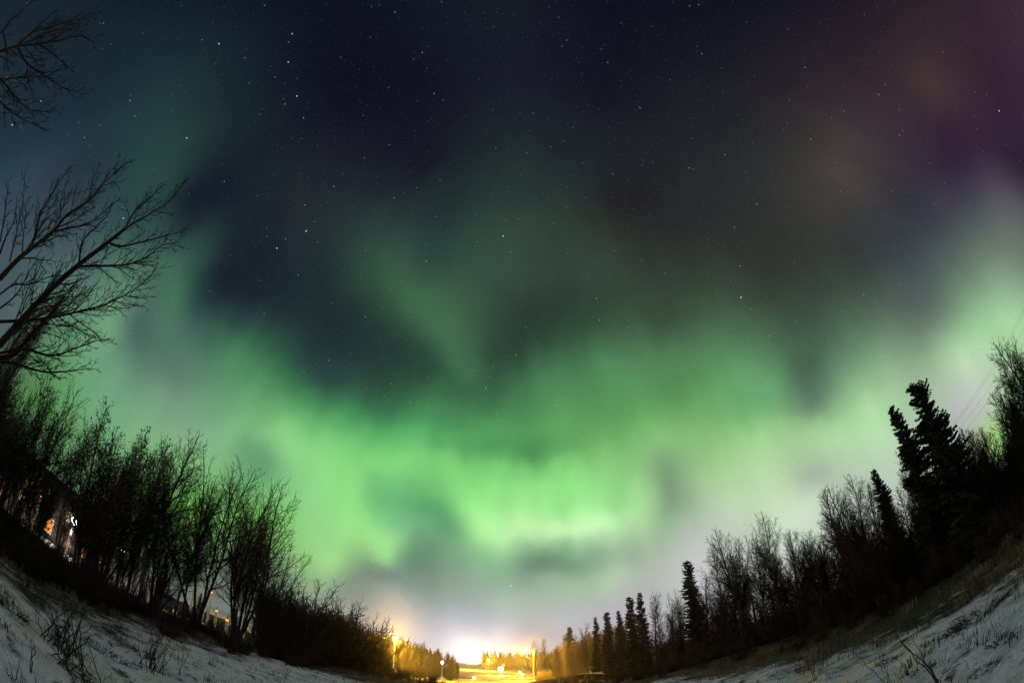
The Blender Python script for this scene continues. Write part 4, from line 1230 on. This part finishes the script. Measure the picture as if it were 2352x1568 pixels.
pa = pole(30, 2.5, 9.6, "dark utility pole hidden behind the right edge birches")
pb = pole(30.5, 56, 9.9, "dark utility pole hidden behind the free-standing feathery birch")
for k, lab in enumerate(("highest thin cable crossing the sky gap beside the tallest spruce", "second highest thin cable in the sky gap beside the tallest spruce", "third thin cable down in the sky gap beside the tallest spruce", "lowest thin cable in the sky gap beside the tallest spruce")):
    s = (-0.95, -0.5, 0.3, 0.95)[k]; dz = (0.05, 0.0, -0.35, -0.75)[k]
    pts = []
    for t in np.linspace(0, 1, 24):
        pts.append((pa[0] + (pb[0] - pa[0]) * t + s, pa[1] + (pb[1] - pa[1]) * t, pa[2] + (pb[2] - pa[2]) * t + dz - 2.0 * t * (1 - t)))
    mb = MB(); mb.tubes([(pts, [.006] * 24)], 4)
    tag(link("power_cable", mb.mesh("power_cable", M["cable"])), lab, "cable", "cables of the power line on the right")

# ------------------------------------------------------------------ lamps
SOD = (1.0, 0.50, 0.025)
def lamp_light(parent, loc, power, color, r=0.25):
    l = bpy.data.lights.new("lamp_bulb", 'POINT'); l.energy = power; l.color = color; l.shadow_soft_size = r
    o = link("lamp_bulb", l, parent, loc); return o


def street_lamp(px, py, d, label, power, arm=0.0, color=SOD, glass="sodium", size=0.34, group="street lamps along the road", drop=0.45):
    hp = at(px, py, d); x, y = hp[0] + arm, hp[1]; z = tz(x, y); h = hp[2] - z
    e = link("street_lamp", None, loc=(x, y, z)); tag(e, label, "street lamp", group)
    mb = MB(); mb.tubes([([(0, 0, -.3), (0, 0, h * .5), (0, 0, h - (.5 if arm else -.12))], [.13, .105, .08])], 10); link("pole", mb.mesh("pole", M["steel"], True), e)
    if arm:
        mb = MB(); mb.tubes([([(0, 0, h - .52), (-arm * .5, 0, h - .1), (-arm, 0, h + .1)], [.06, .05, .045])], 8); link("arm", mb.mesh("arm", M["steel"], True), e)
    # lamp head: a shallow hood over a bulging glass
    u = np.linspace(0, 2 * math.pi, 17)[:-1]
    def dish(prof):
        V = np.array([[(-arm + r_ * math.cos(a), r_ * math.sin(a), h + zz) for a in u] for r_, zz in prof]).reshape(-1, 3)
        n = len(prof); idx = np.arange(n * 16).reshape(n, 16); nx = np.roll(idx, -1, 1)
        m = MB(); m.add(V, np.stack([idx[:-1], nx[:-1], nx[1:], idx[1:]], -1).reshape(-1, 4)); return m
    hood = dish([(.02, .30 + size * .25), (size * .45, .22 + size * .2), (size * .62, .06), (size * .60, .0)])
    hd = link("lamp_head", hood.mesh("lamp_head", M["steel"], True), e)
    gl = dish([(max(.01, size * math.sin(q)), size * (math.cos(q) - .82)) for q in np.linspace(0.62, math.pi, 9)])
    link("lamp_glass", gl.mesh("lamp_glass", M[glass], True), hd)
    lamp_light(e, (-arm, 0, h - size * 1.85 - .3), power, color)
    return e


street_lamp(908, 1462, 122, "glaring orange street lamp on a straight pole before the left woods", 240000, size=0.62)
street_lamp(1203, 1491, 122, "tall street lamp with an arm, right of the road, pole fully lit", 80000, arm=2.6, size=0.5)
street_lamp(1122, 1513, 330, "far street lamp below the treeline above the bright road bend", 260000, size=0.75)
street_lamp(1150, 1531, 215, "brightest low lamp beside the road with a huge white glare", 150000, size=1.15)
street_lamp(1194, 1541, 175, "small lamp on a short post, left one of the pair near the armed lamp", 24000, size=0.34)
street_lamp(1200, 1546, 168, "small lamp on a short post, right one of the pair near the armed lamp", 24000, size=0.34)
street_lamp(1016, 1518, 145, "small white lamp on a thin post in front of the left woods", 5000, color=(1, .8, .55), glass="led", size=0.34)
street_lamp(1089, 1553, 150, "little low lamp near the bottom where the road first shows", 16000, size=0.3)
street_lamp(1072, 1512, 420, "farthest lamp in the white glow where the road reaches the horizon", 60000, size=0.8)
street_lamp(172, 1190, 40, "brilliant white yard lamp shining through the left trees", 1500, color=(1, .88, .78), glass="led", size=0.32, group="yard lamps of the left houses")
street_lamp(145, 1163, 44, "orange yard lamp up left of the brilliant white one", 700, color=(1, .42, .06), glass="amber", size=0.24, group="yard lamps of the left houses")
street_lamp(282, 1258, 46, "white twin-looking yard lamp low behind the left row of trees", 300, color=(1, .95, .9), glass="led", size=0.24, group="yard lamps of the left houses")
street_lamp(10, 1102, 36, "larger orange lamp low beside the left edge behind the leafy trees", 160, color=(1, .45, .08), glass="amber", size=0.24, group="yard lamps of the left houses")
street_lamp(572, 1372, 60, "orange lamp whose lit pole shows as a vertical streak in the thicket", 160, size=0.17, glass="amber", group="yard lamps of the left houses")
street_lamp(470, 1390, 62, "orange lamp among the dim window lights behind the thicket", 40, size=0.14, glass="amber", group="yard lamps of the left houses")


for px_, py_, d_, sz_, lab_ in (
 (8, 1084, 34, .14, "orange lamp highest at the far left, above the larger low one"),
 (31, 1100, 33, .12, "little orange lamp right of the larger low lamp at the left edge"),
 (66, 1140, 36, .11, "dim orange lamp between the left edge lamps and the brilliant white one"),
 (96, 1138, 36, .13, "orange lamp left of the pair of bright lamps in the thicket"),
 (196, 1226, 38, .24, "big orange lamp just below right of the brilliant white yard lamp"),
 (448, 1338, 40, .13, "small orange lamp deep in the thicket below the feathery birch"),
 (498, 1400, 34, .12, "orange lamp low in the thicket under the fan of slim stems"),
 (522, 1421, 33, .13, "lowest orange lamp in the thicket under the fan of slim stems"),
 (487, 1358, 40, .12, "pale orange lamp above the low pair in the thicket"),
 (612, 1404, 42, .12, "orange lamp low in the thicket under the wide round crown"),
):
    street_lamp(px_, py_, d_, lab_, 14, size=sz_ * .85, glass="amber", color=(1, .45, .05), group="orange yard lamps of the left houses")


# ------------------------------------------------------------------ houses behind the left trees
def house(az, d, w, dp, h, rz, wins, label):
    """walls, gable roof, door and windows; wins: (along the front, height, width, height, lit material)"""
    x, y = azd(az, d); z = tz(x, y) - .1
    e = link("house", None, loc=(x, y, z)); e.rotation_euler = (0, 0, rz); tag(e, label, "house", "houses behind the left trees")
    mb = MB(); mb.box((0, 0, h / 2), (w, dp, h))
    mb.add([(-w / 2, -dp / 2, h), (-w / 2, dp / 2, h), (-w / 2, 0, h + dp * .2), (w / 2, -dp / 2, h), (w / 2, dp / 2, h), (w / 2, 0, h + dp * .2)], [(0, 2, 1), (3, 4, 5)])
    link("wall", mb.mesh("wall", M["wall"]), e)
    mb = MB(); o_ = .45; rh = dp * .2
    for s in (-1, 1):
        a = [(-w / 2 - o_, s * (dp / 2 + o_), h - o_ * .4), (w / 2 + o_, s * (dp / 2 + o_), h - o_ * .4), (w / 2 + o_, 0, h + rh), (-w / 2 - o_, 0, h + rh)]
        b = [(p[0], p[1], p[2] + .16) for p in a]
        mb.add(a + b, [(0, 1, 2, 3), (7, 6, 5, 4), (0, 4, 5, 1), (1, 5, 6, 2), (3, 7, 4, 0)])
    rf = link("roof", mb.mesh("roof", M["roof"]), e)
    mb = MB(); mb.box((w * .25, .4, h + rh + .2), (.6, .6, 1.2)); link("chimney", mb.mesh("chimney", M["rock"]), rf)
    mb = MB(); mb.box((w * .06, -dp / 2 - .03, 1.05), (.95, .06, 2.1)); dr = link("door", mb.mesh("door", M["door"]), e)
    mb = MB(); mb.box((w * .06 + .36, -dp / 2 - .1, 1.0), (.05, .08, .14)); link("handle", mb.mesh("handle", M["steel"]), dr)
    for wx, wz, ww, wh, lit in wins:
        mb = MB(); t = .08
        for c, s in (((wx, 0, wz + wh / 2 + t / 2), (ww + 2 * t, .1, t)), ((wx, 0, wz - wh / 2 - t / 2), (ww + 2 * t, .1, t)), ((wx - ww / 2 - t / 2, 0, wz), (t, .1, wh)), ((wx + ww / 2 + t / 2, 0, wz), (t, .1, wh)), ((wx, 0, wz), (.05, .07, wh))):
            mb.box((c[0], -dp / 2 - .05, c[2]), s)
        fr = link("window", mb.mesh("window", M["trim"]), e)
        mb = MB(); mb.box((wx, -dp / 2 - .015, wz), (ww, .03, wh)); link("pane", mb.mesh("pane", M[lit]), fr)


house(-59.5, 47, 11, 8, 4.6, R(58), ((-3.4, 3.2, .7, 1.7, "win_orange"), (-1.9, 1.5, 1.2, 1.3, "win_orange"), (2.6, 1.6, 1.5, 1.5, "win_orange"), (3.9, 2.0, .8, 1.3, "win_orange"), (0.2, 3.5, 1.0, .9, "win_yellow")), "house with tall orange windows behind the brilliant white yard lamp")
house(-69.5, 46, 9, 8, 4.4, R(68), ((-2.8, 1.8, 1.2, 1.0, "win_orange"), (2.4, 2.2, .7, .8, "win_yellow"), (2.6, 3.6, .8, .8, "win_orange"), (0, 3.6, .7, .8, "win_dark")), "dim house with small lit windows by the left edge lamp")
house(-41, 76, 12, 7, 3.0, R(42), ((-4.2, 1.5, .7, .8, "win_orange"), (-2.6, 2.4, .6, .6, "win_yellow"), (-1.2, 1.4, .6, .6, "win_orange"), (2.2, 2.2, .5, .9, "win_yellow"), (3.4, 1.2, .7, .6, "win_orange"), (5.0, 1.9, .5, .7, "win_orange")), "low house with scattered dim orange windows behind the fan-stemmed tree")
house(-33, 72, 9, 6, 2.8, R(33), ((-3.0, 1.5, .7, .6, "win_orange"), (-1.4, 2.2, .5, .9, "win_yellow"), (2.6, 1.5, .8, .7, "win_orange")), "small house with three dim windows behind the round-crowned tree")


# ------------------------------------------------------------------ thin glow haze added to give the lamps their halos
def build_haze():
    mb = MB(); mb.box((0, 0, 18), (6100, 6100, 56))
    m = bpy.data.materials.new("glow haze"); m.use_nodes = True
    nt = m.node_tree; nt.nodes.clear()
    v = nt.nodes.new("ShaderNodeVolumePrincipled"); v.inputs["Color"].default_value = (0.95, 0.95, 0.96, 1)
    v.inputs["Density"].default_value = HAZE; v.inputs["Anisotropy"].default_value = 0.9
    o = nt.nodes.new("ShaderNodeOutputMaterial"); nt.links.new(v.outputs[0], o.inputs["Volume"])
    ob = kind(link("haze", mb.mesh("haze", m)), 'stuff'); ob["label"] = "thin glow haze added to make halos round the street lamps"


HAZE = 0.0002
build_haze()
